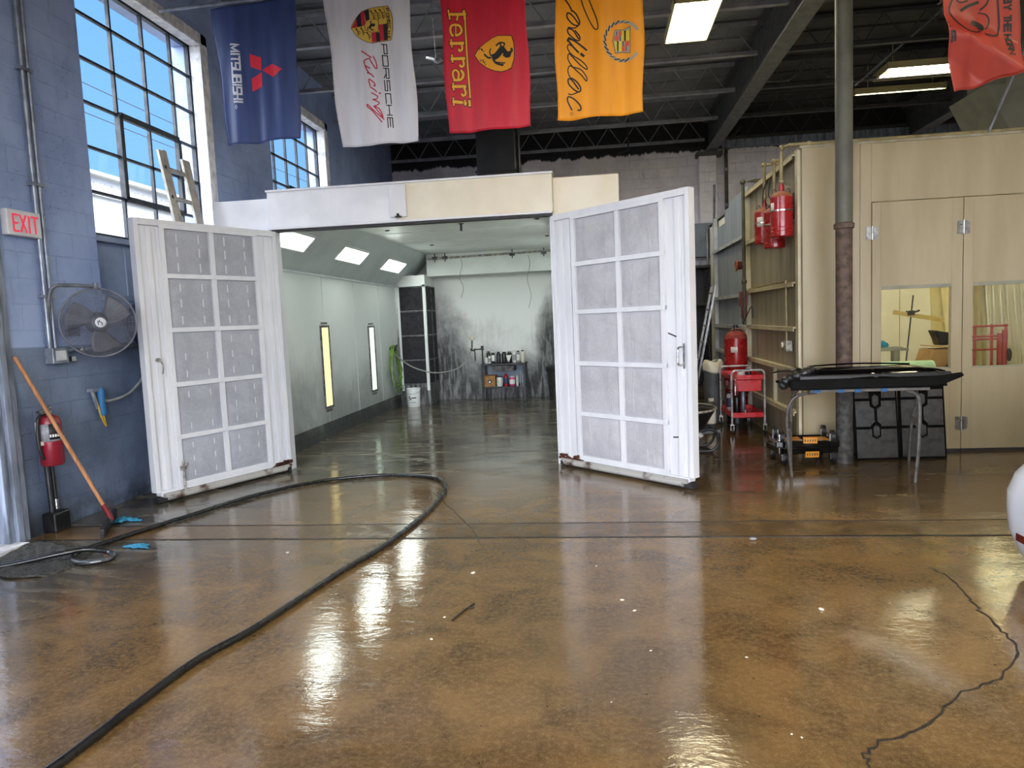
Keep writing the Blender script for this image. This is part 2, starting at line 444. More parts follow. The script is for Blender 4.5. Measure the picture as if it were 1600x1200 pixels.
def catmull(pts, n=8, closed=False):
    P = [Vector(q) for q in pts]; out = []
    N = len(P)
    rngi = range(N if closed else N - 1)
    for i in rngi:
        if closed: a, b, c, d = P[(i - 1) % N], P[i], P[(i + 1) % N], P[(i + 2) % N]
        else: a, b, c, d = P[max(i - 1, 0)], P[i], P[i + 1], P[min(i + 2, N - 1)]
        for k in range(n):
            s = k / n
            out.append(0.5 * ((2 * b) + (-a + c) * s + (2 * a - 5 * b + 4 * c - d) * s * s + (-a + 3 * b - 3 * c + d) * s ** 3))
    if not closed: out.append(P[-1])
    return out

class MB:
    def __init__(s): s.bm = bmesh.new(); s.mi = 0
    def _mark(s, faces):
        for f in faces: f.material_index = s.mi
    def _mx(s, verts, R, c):
        for v in verts: v.co = (R @ v.co) + Vector(c)
    def box(s, c, d, rz=0.0, R=None):
        r = bmesh.ops.create_cube(s.bm, size=1.0)
        R = R or Matrix.Rotation(rz, 3, 'Z')
        for v in r['verts']: v.co = Vector((v.co.x * d[0], v.co.y * d[1], v.co.z * d[2]))
        s._mx(r['verts'], R, c)
        s._mark({f for v in r['verts'] for f in v.link_faces})
        return s
    def bx(s, x0, y0, z0, x1, y1, z1):
        return s.box(((x0 + x1) / 2, (y0 + y1) / 2, (z0 + z1) / 2), (abs(x1 - x0), abs(y1 - y0), abs(z1 - z0)))
    def cyl(s, p0, p1, r0, r1=None, n=16):
        p0, p1 = Vector(p0), Vector(p1); d = p1 - p0
        r = bmesh.ops.create_cone(s.bm, cap_ends=True, segments=n, radius1=r0, radius2=r0 if r1 is None else r1, depth=d.length)
        s._mx(r['verts'], d.to_track_quat('Z', 'Y').to_matrix(), (p0 + p1) / 2)
        s._mark({f for v in r['verts'] for f in v.link_faces}); return s
    def ell(s, c, r, n=16, m=10, R=None):
        q = bmesh.ops.create_uvsphere(s.bm, u_segments=n, v_segments=m, radius=1.0)
        for v in q['verts']: v.co = Vector((v.co.x * r[0], v.co.y * r[1], v.co.z * r[2]))
        s._mx(q['verts'], R or Matrix.Identity(3), c)
        s._mark({f for v in q['verts'] for f in v.link_faces}); return s
    def bar(s, p0, p1, w, h=None):
        p0, p1 = Vector(p0), Vector(p1); d = p1 - p0
        return s.box((p0 + p1) / 2, (w, h or w, d.length), R=d.to_track_quat('Z', 'Y').to_matrix())
    def tube(s, pts, r, n=8, closed=False):
        P = [Vector(q) for q in pts]; N = len(P); rings = []; nrm = None
        for i, q in enumerate(P):
            a = P[(i - 1) % N] if (closed or i > 0) else q
            b = P[(i + 1) % N] if (closed or i < N - 1) else q
            tg = (b - a).normalized()
            if nrm is None:
                nrm = tg.orthogonal().normalized()
            else:
                nrm = (nrm - tg * nrm.dot(tg))
                nrm = nrm.normalized() if nrm.length > 1e-6 else tg.orthogonal().normalized()
            bn = tg.cross(nrm)
            rad = r[i] if isinstance(r, (list, tuple)) else r
            rings.append([s.bm.verts.new(q + rad * (cos(2 * pi * k / n) * nrm + sin(2 * pi * k / n) * bn)) for k in range(n)])
        fs = []
        for i in range(N if closed else N - 1):
            A, B = rings[i], rings[(i + 1) % N]
            for k in range(n): fs.append(s.bm.faces.new((A[k], A[(k + 1) % n], B[(k + 1) % n], B[k])))
        if not closed:
            fs.append(s.bm.faces.new(rings[0][::-1])); fs.append(s.bm.faces.new(rings[-1]))
        s._mark(fs); return s
    def lathe(s, prof, c, n=24, R=None):
        R = R or Matrix.Identity(3); c = Vector(c); rings = []
        for r, z in prof:
            if r < 1e-5: rings.append([s.bm.verts.new(c + R @ Vector((0, 0, z)))])
            else: rings.append([s.bm.verts.new(c + R @ Vector((r * cos(2 * pi * k / n), r * sin(2 * pi * k / n), z))) for k in range(n)])
        fs = []
        for A, B in zip(rings, rings[1:]):
            for k in range(n):
                a = [A[k % len(A)], A[(k + 1) % n % len(A)], B[(k + 1) % n % len(B)], B[k % len(B)]]
                u = []
                for v in a:
                    if v not in u: u.append(v)
                if len(u) > 2: fs.append(s.bm.faces.new(u))
        for ring, flip in ((rings[0], True), (rings[-1], False)):
            if len(ring) > 2: fs.append(s.bm.faces.new(ring[::-1] if flip else ring))
        s._mark(fs); return s
    def prism(s, pts, off):
        """polygon pts (3D, planar) extruded by the vector off"""
        P = [Vector(q) for q in pts]; off = Vector(off)
        a = [s.bm.verts.new(q) for q in P]; b = [s.bm.verts.new(q + off) for q in P]; n = len(P)
        fs = [s.bm.faces.new(a[::-1]), s.bm.faces.new(b)]
        for k in range(n): fs.append(s.bm.faces.new((a[k], a[(k + 1) % n], b[(k + 1) % n], b[k])))
        s._mark(fs); return s
    def grid(s, fn, nu, nv, thick=None):
        V = [[s.bm.verts.new(fn(i / nu, j / nv)) for j in range(nv + 1)] for i in range(nu + 1)]
        fs = [s.bm.faces.new((V[i][j], V[i + 1][j], V[i + 1][j + 1], V[i][j + 1])) for i in range(nu) for j in range(nv)]
        s._mark(fs); return s
    def build(s, name, mat, parent=None, smooth=False, bevel=0.0, world=True, solid=0.0, kind=None, fix=True):
        if fix: bmesh.ops.recalc_face_normals(s.bm, faces=s.bm.faces[:])
        me = bpy.data.meshes.new(name); s.bm.to_mesh(me); s.bm.free()
        for m in (mat if isinstance(mat, (list, tuple)) else [mat]): me.materials.append(MATS[m])
        o = bpy.data.objects.new(name, me); COL.objects.link(o)
        if parent is not None:
            o.parent = parent
            if world: me.transform(wmat(parent).inverted())
        if smooth:
            me.shade_smooth(); me.set_sharp_from_angle(angle=0.7)
        if solid:
            q = o.modifiers.new('thickness', 'SOLIDIFY'); q.thickness = solid; q.offset = 0
        if bevel:
            b = o.modifiers.new('edge', 'BEVEL'); b.width = bevel; b.segments = 2; b.limit_method = 'ANGLE'; b.angle_limit = 0.7
        if kind: o['kind'] = kind
        return o

def solo(mb, name, mat, label, cat, group=None, **k):
    return tag(mb.build(name, mat, **k), label, cat, group)
def part(mb, name, mat, parent, **k): return mb.build(name, mat, parent, **k)
def struct(mb, name, mat, parent=None, **k): return mb.build(name, mat, parent, kind='structure', **k)

# ------------------------------------------------------------------ room shell
struct(MB().bx(-5.2, -9, -0.25, 9.2, 16.3, 0.0), 'floor', 'wet_concrete')

# left wall with two tall steel windows, one more behind the camera and the exit door
W1 = (6.05, 8.10, 1.90, 4.92); W2 = (9.80, 11.90, 2.50, 4.92); W3 = (0.6, 3.0, 1.9, 4.92); D1 = (3.80, 4.80, 0.0, 2.95)
def wall_with_holes(mb, x0, x1, y0, y1, z0, z1, holes):
    ys = sorted({y0, y1} | {h[0] for h in holes} | {h[1] for h in holes})
    for a, b in zip(ys, ys[1:]):
        hs = [h for h in holes if h[0] <= a and h[1] >= b]
        z = z0
        for h in sorted(hs, key=lambda q: q[2]):
            if h[2] > z: mb.bx(x0, a, z, x1, b, h[2])
            z = h[3]
        if z < z1: mb.bx(x0, a, z, x1, b, z1)
    return mb
struct(wall_with_holes(MB(), -4.85, -4.5, -5.0, 16.3, 0, 5.75, [W1, W2, W3, D1]), 'wall_left', 'block_left')
mb = MB().bx(-4.85, 16.0, 0, 9.2, 16.3, 5.75)
mb.bx(2.26, 15.72, 0, 2.62, 16.0, 4.85)
struct(mb, 'wall_back', 'block_back', bevel=0.01)
struct(MB().bx(9.0, -5.0, 0, 9.3, 16.3, 5.75), 'wall_right', 'block_back')
mb = MB()   # rear wall with the open roll-up doorway that lets the daylight in
mb.bx(-4.85, -5.3, 0, -3.4, -5.0, 5.75).bx(-3.4, -5.3, 4.3, 5.4, -5.0, 5.75).bx(5.4, -5.3, 0, 9.3, -5.0, 5.75)
struct(mb, 'wall_rear', 'block_left')
for xa, xb, m_ in ((-4.85, 2.51, 'deck_black'), (2.51, 9.3, 'deck_dark')):   # lighter left bay and darker right bay
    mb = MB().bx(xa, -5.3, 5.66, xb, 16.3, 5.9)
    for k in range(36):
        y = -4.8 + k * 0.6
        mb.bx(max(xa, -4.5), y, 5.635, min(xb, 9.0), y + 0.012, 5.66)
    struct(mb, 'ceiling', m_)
# floor trench: two grooves with a rougher cover strip between
struct(MB().bx(-4.45, 4.93, 0.0, 9, 5.27, 0.0015), 'floor_trench', 'trench_cover')
for y, w in ((4.915, 0.022), (5.275, 0.018)):
    mb = MB(); x = -4.4
    while x < 8.9:
        d = random.uniform(0.25, 0.6); o_ = random.uniform(-0.004, 0.004); ww = w * random.uniform(0.75, 1.25)
        mb.bx(x, y - ww / 2 + o_, 0, x + d, y + ww / 2 + o_, 0.003); x += d
    struct(mb, 'floor_groove', 'groove_dark')
# the long crack in the foreground slab
def ribbon(pts, w, z0=0.0, z1=0.002):
    mb = MB(); P = [Vector((x, y, 0)) for x, y in pts]
    L, R_ = [], []
    for i, q in enumerate(P):
        tg = (P[min(i + 1, len(P) - 1)] - P[max(i - 1, 0)]).normalized(); n = Vector((-tg.y, tg.x, 0))
        ww = w * random.uniform(0.5, 1.3)
        L.append(q + n * ww / 2); R_.append(q - n * ww / 2)
    for i in range(len(P) - 1):
        mb.prism([(v.x, v.y, z0) for v in (L[i], L[i + 1], R_[i + 1], R_[i])], (0, 0, z1 - z0))
    return mb
cr = [(0.80, 2.15), (0.86, 2.38), (0.91, 2.49), (1.14, 2.63), (1.38, 2.87), (1.59, 3.0), (1.79, 3.23), (1.85, 3.49), (1.87, 3.76), (1.93, 4.05), (1.90, 4.3)]
cr = [(v.x + random.uniform(-0.012, 0.012), v.y + random.uniform(-0.012, 0.012)) for v in catmull([(a, b, 0) for a, b in cr], 7)]
struct(ribbon(cr, 0.011), 'floor_crack', 'crack_dark')
cr = [(v.x + random.uniform(-0.01, 0.01), v.y + random.uniform(-0.01, 0.01)) for v in catmull([(-1.55, 6.3, 0), (-1.35, 5.9, 0), (-1.05, 5.3, 0), (-0.85, 4.75, 0)], 6)]
struct(ribbon(cr, 0.006), 'floor_crack', 'crack_dark')

# windows
def steel_window(name, W, rows, cols, vent=None, board=None, boardz=2.5):
    y0, y1, z0, z1 = W; xg = -4.66
    w = bpy.data.objects.new(name, None); COL.objects.link(w); w.location = (-4.5, (y0 + y1) / 2, z0); w['kind'] = 'structure'
    f = MB()
    zb = boardz if board else z0
    for y in (y0, y1): f.box((xg, y, (zb + z1) / 2), (0.05, 0.05, z1 - zb))
    for z in (zb + 0.02, z1): f.box((xg, (y0 + y1) / 2, z), (0.05, y1 - y0, 0.05))
    for y in cols: f.box((xg, y, (zb + z1) / 2), (0.035, 0.026, z1 - zb))
    for z in rows: f.box((xg, (y0 + y1) / 2, z), (0.035, y1 - y0, 0.024))
    struct(f, 'window_frame', 'steel_frame', w)
    if vent:
        a, b, c, d = vent; v = MB()
        for y in (a, b): v.box((xg + 0.02, y, (c + d) / 2), (0.045, 0.055, d - c))
        for z in (c, d): v.box((xg + 0.02, (a + b) / 2, z), (0.045, b - a, 0.055))
        struct(v, 'vent_sash', 'steel_frame', w)
    struct(MB().bx(xg - 0.004, y0, zb, xg + 0.002, y1, z1), 'window_glass', 'window_glass', w)
    rv = MB()
    rv.bx(-4.62, y1 - 0.012, zb, -4.485, y1 + 0.03, z1 + 0.02).bx(-4.62, y0, z1 - 0.01, -4.485, y1, z1 + 0.04)
    rv.bx(-4.505, y1 + 0.0, zb, -4.48, y1 + 0.13, z1 + 0.12).bx(-4.505, y0 - 0.1, z1 + 0.0, -4.48, y1 + 0.13, z1 + 0.12)
    struct(rv, 'window_reveal', 'reveal_white', w, bevel=0.004)
    sl = MB().bx(-4.85, y0, zb - 0.06, -4.5, y1, zb) if not board else MB().bx(-4.72, y0, zb - 0.05, -4.52, y1, zb)
    struct(sl, 'window_sill', 'board_blue', w)
    if board: struct(MB().bx(-4.68, y0, z0, -4.60, y1, zb - 0.05).bx(-4.60, y0 + 0.5, z0, -4.585, y0 + 0.53, zb - 0.05).bx(-4.6, y0, z0, -4.48, y1, z0 + 0.05), 'window_board', 'board_blue', w, bevel=0.004)
    return w
ROWS = (4.56, 4.15, 3.75, 3.34, 2.93)
steel_window('window_1', W1, ROWS, (6.22, 6.72, 7.23, 7.73), (6.73, 7.73, 2.93, 3.75), True)
steel_window('window_2', W2, ROWS, (10.22, 10.64, 11.06, 11.48), (10.64, 11.48, 2.93, 3.75))
steel_window('window_3', W3, ROWS + (2.5,), (1.1, 1.6, 2.1, 2.6))

# exit door at the left edge of the frame
d1 = bpy.data.objects.new('door_1', None); COL.objects.link(d1); d1.location = (-4.5, 4.3, 0); d1['kind'] = 'structure'
mb = MB()
mb.bx(-4.62, 4.74, 0, -4.47, 4.80, 2.95).bx(-4.52, 4.80, 0, -4.44, 4.86, 3.0).bx(-4.50, 4.86, 0, -4.465, 4.94, 3.0)
mb.bx(-4.62, 3.80, 0, -4.47, 3.86, 2.95).bx(-4.52, 3.70, 0, -4.44, 3.80, 3.0).bx(-4.62, 3.8, 2.88, -4.47, 4.8, 2.95).bx(-4.52, 3.7, 2.93, -4.44, 4.94, 3.03)
struct(mb, 'door_casing', 'casing', d1, bevel=0.006)
mb = MB().bx(-4.64, 4.66, 0.03, -4.58, 4.74, 2.88).bx(-4.64, 3.86, 0.03, -4.58, 3.94, 2.88).bx(-4.64, 3.94, 2.7, -4.58, 4.66, 2.88).bx(-4.64, 3.94, 0.03, -4.58, 4.66, 0.3)
struct(mb, 'door_stile', 'door_slab', d1, bevel=0.004)
struct(MB().bx(-4.612, 3.94, 0.3, -4.604, 4.66, 2.7), 'door_glass', 'window_glass', d1)
struct(MB().bx(-4.8, 3.8, 0, -4.36, 4.8, 0.025), 'threshold', 'reveal_white', d1)

# outside: the pale building across the yard with its roof band, the overhead wires
b = thing('neighbour_building', 'white flat-roofed building seen through the left windows below the sky', 'building', (-10.6, 15, 0))
part(MB().bx(-16, 4, 0, -10.4, 34, 4.95), 'wall', 'outside_white', b)
part(MB().bx(-16, 3.9, 4.55, -10.3, 34.1, 4.82), 'roof_band', 'outside_band', b)
part(MB().bx(-16.1, 3.8, 4.95, -10.2, 34.2, 5.02), 'roof_coping', 'outside_white', b)
for n_, (za, zb_) in enumerate(((7.2, 7.2), (7.9, 7.9), (6.4, 6.35))):
    pts = [(-12, 2 + k * 3.2, za - 0.25 * sin(pi * k / 10)) for k in range(11)]
    solo(MB().tube(pts, 0.012, 5), 'overhead_wire', 'ink', ('lowest', 'middle', 'topmost')[(n_ + 1) % 3] + ' thin overhead wire crossing the sky outside the left window', 'wire', 'overhead wires outside', smooth=True)

# bar joists between the walls and the girder
def joist(x0, x1, y, zb=5.2, zt=5.6, ph=0.0):
    mb = MB()
    for dy in (-0.03, 0.012):
        mb.bx(x0, y + dy, zb - 0.025, x1, y + dy + 0.018, zb + 0.025)
        mb.bx(x0, y + dy, zt - 0.02, x1, y + dy + 0.018, zt + 0.035)
    mb.bx(x0, y - 0.04, zb - 0.03, x1, y + 0.04, zb - 0.022).bx(x0, y - 0.04, zt + 0.02, x1, y + 0.04, zt + 0.03)
    x = x0 + 0.02 + ph; up = True
    while x + 0.28 < x1:
        mb.cyl((x, y, zb if up else zt), (x + 0.28, y, zt if up else zb), 0.009, n=6); x += 0.28; up = not up
    return mb
JY = [2.52, 4.18, 5.84, 7.50, 9.15, 10.80, 12.45, 14.12, 15.78]
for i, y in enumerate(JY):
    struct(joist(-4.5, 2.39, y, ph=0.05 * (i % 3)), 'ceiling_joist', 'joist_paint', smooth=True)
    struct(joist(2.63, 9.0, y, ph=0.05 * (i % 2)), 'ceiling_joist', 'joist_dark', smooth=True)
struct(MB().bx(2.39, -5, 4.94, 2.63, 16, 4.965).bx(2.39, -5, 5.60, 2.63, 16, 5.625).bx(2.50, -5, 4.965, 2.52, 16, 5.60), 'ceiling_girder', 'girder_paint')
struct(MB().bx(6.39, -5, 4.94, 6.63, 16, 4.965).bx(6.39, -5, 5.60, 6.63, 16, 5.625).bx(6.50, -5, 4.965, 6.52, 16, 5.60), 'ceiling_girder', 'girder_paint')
struct(MB().bx(2.22, 15.7, 4.85, 2.75, 16.0, 4.94), 'trim_1', 'girder_paint')
struct(MB().bx(2.75, 15.82, 5.02, 9.0, 16.0, 5.22), 'trim_2', 'casing', bevel=0.01)

# ceiling lights
def fixture(name, label, loc, rz, ntubes, length, width, group='ceiling lights'):
    r = thing(name, label, 'ceiling light', loc, rz, group)
    h = MB().box((0, 0, 0.06), (width, length, 0.05))
    for s_ in (-1, 1): h.box((s_ * (width / 2 - 0.008), 0, 0.015), (0.016, length, 0.06)).box((0, s_ * (length / 2 - 0.008), 0.01), (width, 0.016, 0.05))
    for s_ in (-1, 1):
        h.cyl((0, s_ * length * 0.35, 0.08), (0, s_ * length * 0.35, 0.45), 0.006, n=6)
    for k in range(ntubes + 1):
        x = -width / 2 + width * k / ntubes
        if 0 < k < ntubes: h.box((x, 0, 0.02), (0.006, length - 0.03, 0.035))
    part(h, 'housing', 'fixture_lit_yellow', r, world=False)
    for k in range(ntubes):
        x = -width / 2 + width * (k + 0.5) / ntubes
        part(MB().cyl((x, -length / 2 + 0.05, 0.008), (x, length / 2 - 0.05, 0.008), 0.019, n=10), 'tube', 'tube_light', r, world=False, smooth=True)
    return r
fixture('ceiling_light', 'six-tube high-bay light above and right of the yellow banner', (1.29, 9.37, 5.15), 0.0, 6, 1.24, 0.56)
fixture('ceiling_light', 'two-tube ceiling light half hidden behind the orange-red flag', (5.22, 12.27, 5.2), pi / 2, 2, 1.24, 0.62)
fixture('ceiling_light', 'thin single-tube light in the dark ceiling right of the steel column', (5.30, 13.28, 5.2), pi / 2, 1, 1.5, 0.07)
fixture('ceiling_light', 'added six-tube light, unseen behind the yellow banner, brightening the back wall', (0.30, 11.62, 5.15), 0.0, 6, 1.24, 0.56)  # extra unseen lamp, added to brighten the back wall
for q in ((1.3, 4.2), (1.3, -0.6), (5.0, 4.2), (7.4, 6.2), (5.0, -0.6), (-2.2, 1.0)):  # unseen lamps added to throw warm light on the near floor
    fixture('ceiling_light', 'added six-tube light, unseen out of the frame, warming the near floor', (q[0], q[1], 5.15), 0.0, 6, 1.24, 0.56, 'added ceiling lights out of frame')

# black exhaust duct rising from the booth roof
r = thing('exhaust_duct', 'black square exhaust duct rising from behind the white booth header to the ceiling', 'duct', (-1.75, 13.6, 3.0))
part(MB().bx(-2.11, 13.25, 3.0, -1.39, 14.03, 5.63), 'duct_shaft', 'duct_black', r, bevel=0.008)
for z in (4.3, 5.4): part(MB().bx(-2.14, 13.22, z, -1.36, 14.06, z + 0.04), 'flange', 'duct_black', r)
part(MB().cyl((-1.33, 13.35, 3.0), (-1.33, 13.35, 5.63), 0.035, n=12), 'side_pipe', 'duct_black', r, smooth=True)

# ------------------------------------------------------------------ paint booth
pb = thing('paint_booth', 'white walk-in paint spray booth with two open filter doors and lit interior', 'spray booth', (-1.94, 7.5, 0))
YB0, YB1, XL, XR = 7.55, 14.25, -3.85, 0.03
part(MB().bx(XL - 0.08, YB0, 0, XL, YB1, 2.33), 'side_wall', 'booth_side_sheet', pb)
part(MB().bx(XR, YB0, 0, XR + 0.08, YB1, 2.33), 'side_wall', 'booth_side_sheet', pb)
for sx, o_ in ((XL, 1), (XR, -1)):
    mb = MB().bx(sx, YB0, 0, sx + o_ * 0.014, YB1, 0.10).bx(sx, YB0, 0.105, sx + o_ * 0.008, YB1, 0.22)
    part(mb, 'kick_panel', 'booth_kick', pb)
    mb = MB().bx(sx, YB0, 2.285, sx + o_ * 0.02, YB1, 2.315)
    for k in range(5): mb.bx(sx, 8.4 + k * 1.3, 0.22, sx + o_ * 0.004, 8.404 + k * 1.3, 2.29)
    part(mb, 'wall_seam', 'booth_slope', pb)
part(MB().prism([(XL, YB0, 2.31), (-3.24, YB0, 2.9), (-3.28, YB0, 2.95), (XL - 0.06, YB0, 2.36)], (0, YB1 - YB0, 0)), 'sloped_panel', 'booth_slope', pb)
part(MB().prism([(XR, YB0, 2.31), (-0.58, YB0, 2.9), (-0.54, YB0, 2.95), (XR + 0.06, YB0, 2.36)], (0, YB1 - YB0, 0)), 'sloped_panel', 'booth_slope', pb)
mb = MB().bx(-3.27, YB0, 2.9, -0.55, YB1, 2.96)
for k in range(4): mb.bx(-3.24, 9.0 + 1.25 * k, 2.896, -0.58, 9.006 + 1.25 * k, 2.9)
part(mb, 'ceiling_panel', 'booth_ceiling', pb)
for x, y, d_ in ((-1.79, 9.64, 0.10), (-2.9, 9.9, 0.015), (-2.75, 12.0, 0.015), (-0.75, 9.6, 0.015), (-0.75, 11.6, 0.015)):
    part(MB().cyl((x, y, 2.9 - d_), (x, y, 2.9), 0.016, n=8).cyl((x, y, 2.89), (x, y, 2.9), 0.035, n=10), 'sprinkler_head', 'plastic_black', pb)
part(MB().bx(XL, 14.18, 0, XR, YB1 + 0.07, 2.96), 'back_wall', 'booth_back_sheet', pb)
part(MB().bx(-3.25, 13.62, 2.48, XR, 14.18, 2.9), 'soffit', 'booth_ceiling', pb, bevel=0.005)
sp_ = part(MB().tube([(-3.2, 13.5, 2.80), (-0.6, 13.5, 2.84)], 0.02, 8), 'sprinkler_pipe', 'alu_dirty', pb, smooth=True)
for x in (-3.05, -2.85, -1.55, -0.95): part(MB().cyl((x, 13.5, 2.74), (x, 13.5, 2.9), 0.012, n=6).cyl((x - 0.05, 13.5, 2.81), (x + 0.05, 13.5, 2.81), 0.03, n=8), 'pipe_clamp', 'filter_dark_frame', sp_, smooth=True)
for x, n_ in ((-2.55, 0.75), (-1.25, 1.0)):
    pts = [(x + 0.03 * sin(k * 1.3), 13.49 + 0.01 * cos(k), 2.78 - n_ * k / 8) for k in range(9)]
    part(MB().tube(catmull(pts, 4), 0.006, 5), 'hanging_cord', 'hose_grey', pb, smooth=True)
# filter tower at the back left corner
tw = part(MB().bx(XL, 13.4, 0, -3.25, 14.18, 2.50), 'filter_tower', 'booth_back_sheet', pb)
for k in range(4):
    z1 = 2.27 - k * 0.47
    part(MB().bx(-3.76, 13.375, z1 - 0.44, -3.30, 13.40, z1), 'filter_panel', 'filter_dark', tw, bevel=0.006)
    part(MB().bx(-3.25, 13.46, z1 - 0.44, -3.225, 13.75, z1).bx(-3.25, 13.79, z1 - 0.44, -3.225, 14.1, z1), 'filter_panel', 'filter_dark', tw, bevel=0.006)
mb = MB()
for k in range(5):
    z1 = 2.27 - k * 0.47
    mb.bx(-3.76, 13.37, z1 + 0.0, -3.30, 13.40, z1 + 0.022).bx(-3.25, 13.46, z1, -3.22, 14.1, z1 + 0.02)
mb.bx(-3.25, 13.755, 0.4, -3.215, 13.785, 2.27)
part(mb, 'filter_frame', 'filter_dark_frame', tw)
part(MB().bx(-3.80, 13.37, 0.28, -3.76, 13.4, 2.32).bx(-3.30, 13.37, 0.28, -3.245, 13.4, 2.50).bx(-3.80, 13.37, 2.28, -3.25, 13.4, 2.32), 'tower_trim', 'booth_ceiling', tw)
# sloped lights (four a side) and vertical wall lights
def slope_light(y0, y1, side):
    a = Vector((-3.62, 0, 2.533)); b_ = Vector((-3.46, 0, 2.687))
    if side > 0: a.x, b_.x = -3.82 - a.x, -3.82 - b_.x
    up = (b_ - a).normalized(); n = Vector((-side * 0.695, 0, -0.719)).normalized(); y = Vector((0, 1, 0))
    n = Vector((0.695 if side < 0 else -0.695, 0, -0.719)).normalized()
    R = Matrix((up, y, n)).transposed()
    c = (a + b_) / 2 + Vector((0, (y0 + y1) / 2, 0))
    w, l = (b_ - a).length, y1 - y0
    f = MB()
    for s_ in (-1, 1):
        f.box(c + up * s_ * (w / 2 + 0.012) + n * 0.006, (0.024, l + 0.05, 0.024), R=R).box(c + y * s_ * (l / 2 + 0.012) + n * 0.006, (w + 0.05, 0.024, 0.024), R=R)
    fr = part(f, 'light_frame', 'booth_ceiling', pb)
    part(MB().box(c + n * 0.006, (w, l, 0.01), R=R), 'diffuser', 'booth_diffuser', fr)
for y0, y1 in ((7.66, 8.58), (9.68, 10.70), (11.78, 12.88)):
    slope_light(y0, y1, -1); slope_light(y0, y1, 1)
for sx, o_ in ((XL, 1), (XR, -1)):
    for y0, y1, z0, z1, m in ((9.57, 9.83, 0.45, 1.57, 'strip_yellow'), (11.66, 11.93, 0.47, 1.54, 'strip_green')):
        f = MB().bx(sx, y0 - 0.03, z0 - 0.03, sx + o_ * 0.018, y0, z1 + 0.03).bx(sx, y1, z0 - 0.03, sx + o_ * 0.018, y1 + 0.03, z1 + 0.03)
        f.bx(sx, y0, z0 - 0.03, sx + o_ * 0.018, y1, z0).bx(sx, y0, z1, sx + o_ * 0.018, y1, z1 + 0.03).bx(sx, y0 + 0.02, z1 + 0.05, sx + o_ * 0.012, y1 - 0.02, z1 + 0.075).bx(sx, y0 + 0.02, z0 - 0.08, sx + o_ * 0.012, y1 - 0.02, z0 - 0.05)
        fr = part(f, 'strip_frame', 'filter_dark_frame', pb)
        part(MB().bx(sx, y0, z0, sx + o_ * 0.008, y1, z1), 'strip_lens', m, fr)
# front of the booth
part(MB().bx(-4.15, 7.5, 0, -3.47, 7.56, 2.99), 'front_panel', 'white_panel', pb, bevel=0.004)
part(MB().bx(-0.41, 7.5, 0, 0.27, 7.56, 3.01), 'front_panel', 'cream_panel', pb, bevel=0.004)
part(MB().bx(-4.15, 7.56, 0, -4.10, YB1, 2.99), 'outer_side', 'white_panel', pb)
part(MB().bx(0.21, 7.56, 0, 0.27, YB1, 3.01), 'outer_side', 'cream_panel', pb)
part(MB().bx(-4.1, 7.56, 2.96, 0.21, YB1, 2.99), 'roof_panel', 'white_panel', pb)
part(MB().bx(-3.49, 7.42, 2.66, -2.06, 7.54, 3.045), 'header_panel', 'white_panel', pb, bevel=0.006)
part(MB().bx(-2.06, 7.42, 2.655, -0.41, 7.54, 3.055), 'header_panel', 'cream_panel', pb, bevel=0.006)
part(MB().bx(-3.5, 7.405, 3.04, -0.40, 7.55, 3.062).bx(-3.5, 7.41, 2.64, -0.42, 7.54, 2.662), 'header_trim', 'door_white', pb, bevel=0.003)
part(MB().bx(-3.47, 7.44, 2.615, -0.42, 7.53, 2.642), 'header_seal', 'black_seal', pb)
br = part(MB().bx(-2.13, 7.385, 2.69, -1.945, 7.42, 3.03), 'latch_box', 'door_white', pb, bevel=0.006)
part(MB().bx(-2.07, 7.37, 2.685, -2.0, 7.385, 2.70).cyl((-2.035, 7.378, 2.695), (-2.035, 7.36, 2.72), 0.014, n=8), 'latch', 'ink', br)
part(MB().bx(-3.49, 7.44, 0, -3.425, 7.55, 2.66), 'door_jamb', 'door_white_aged', pb, bevel=0.004)
part(MB().bx(-0.455, 7.5, 0, -0.41, 7.57, 2.66), 'door_jamb', 'door_white', pb, bevel=0.004)

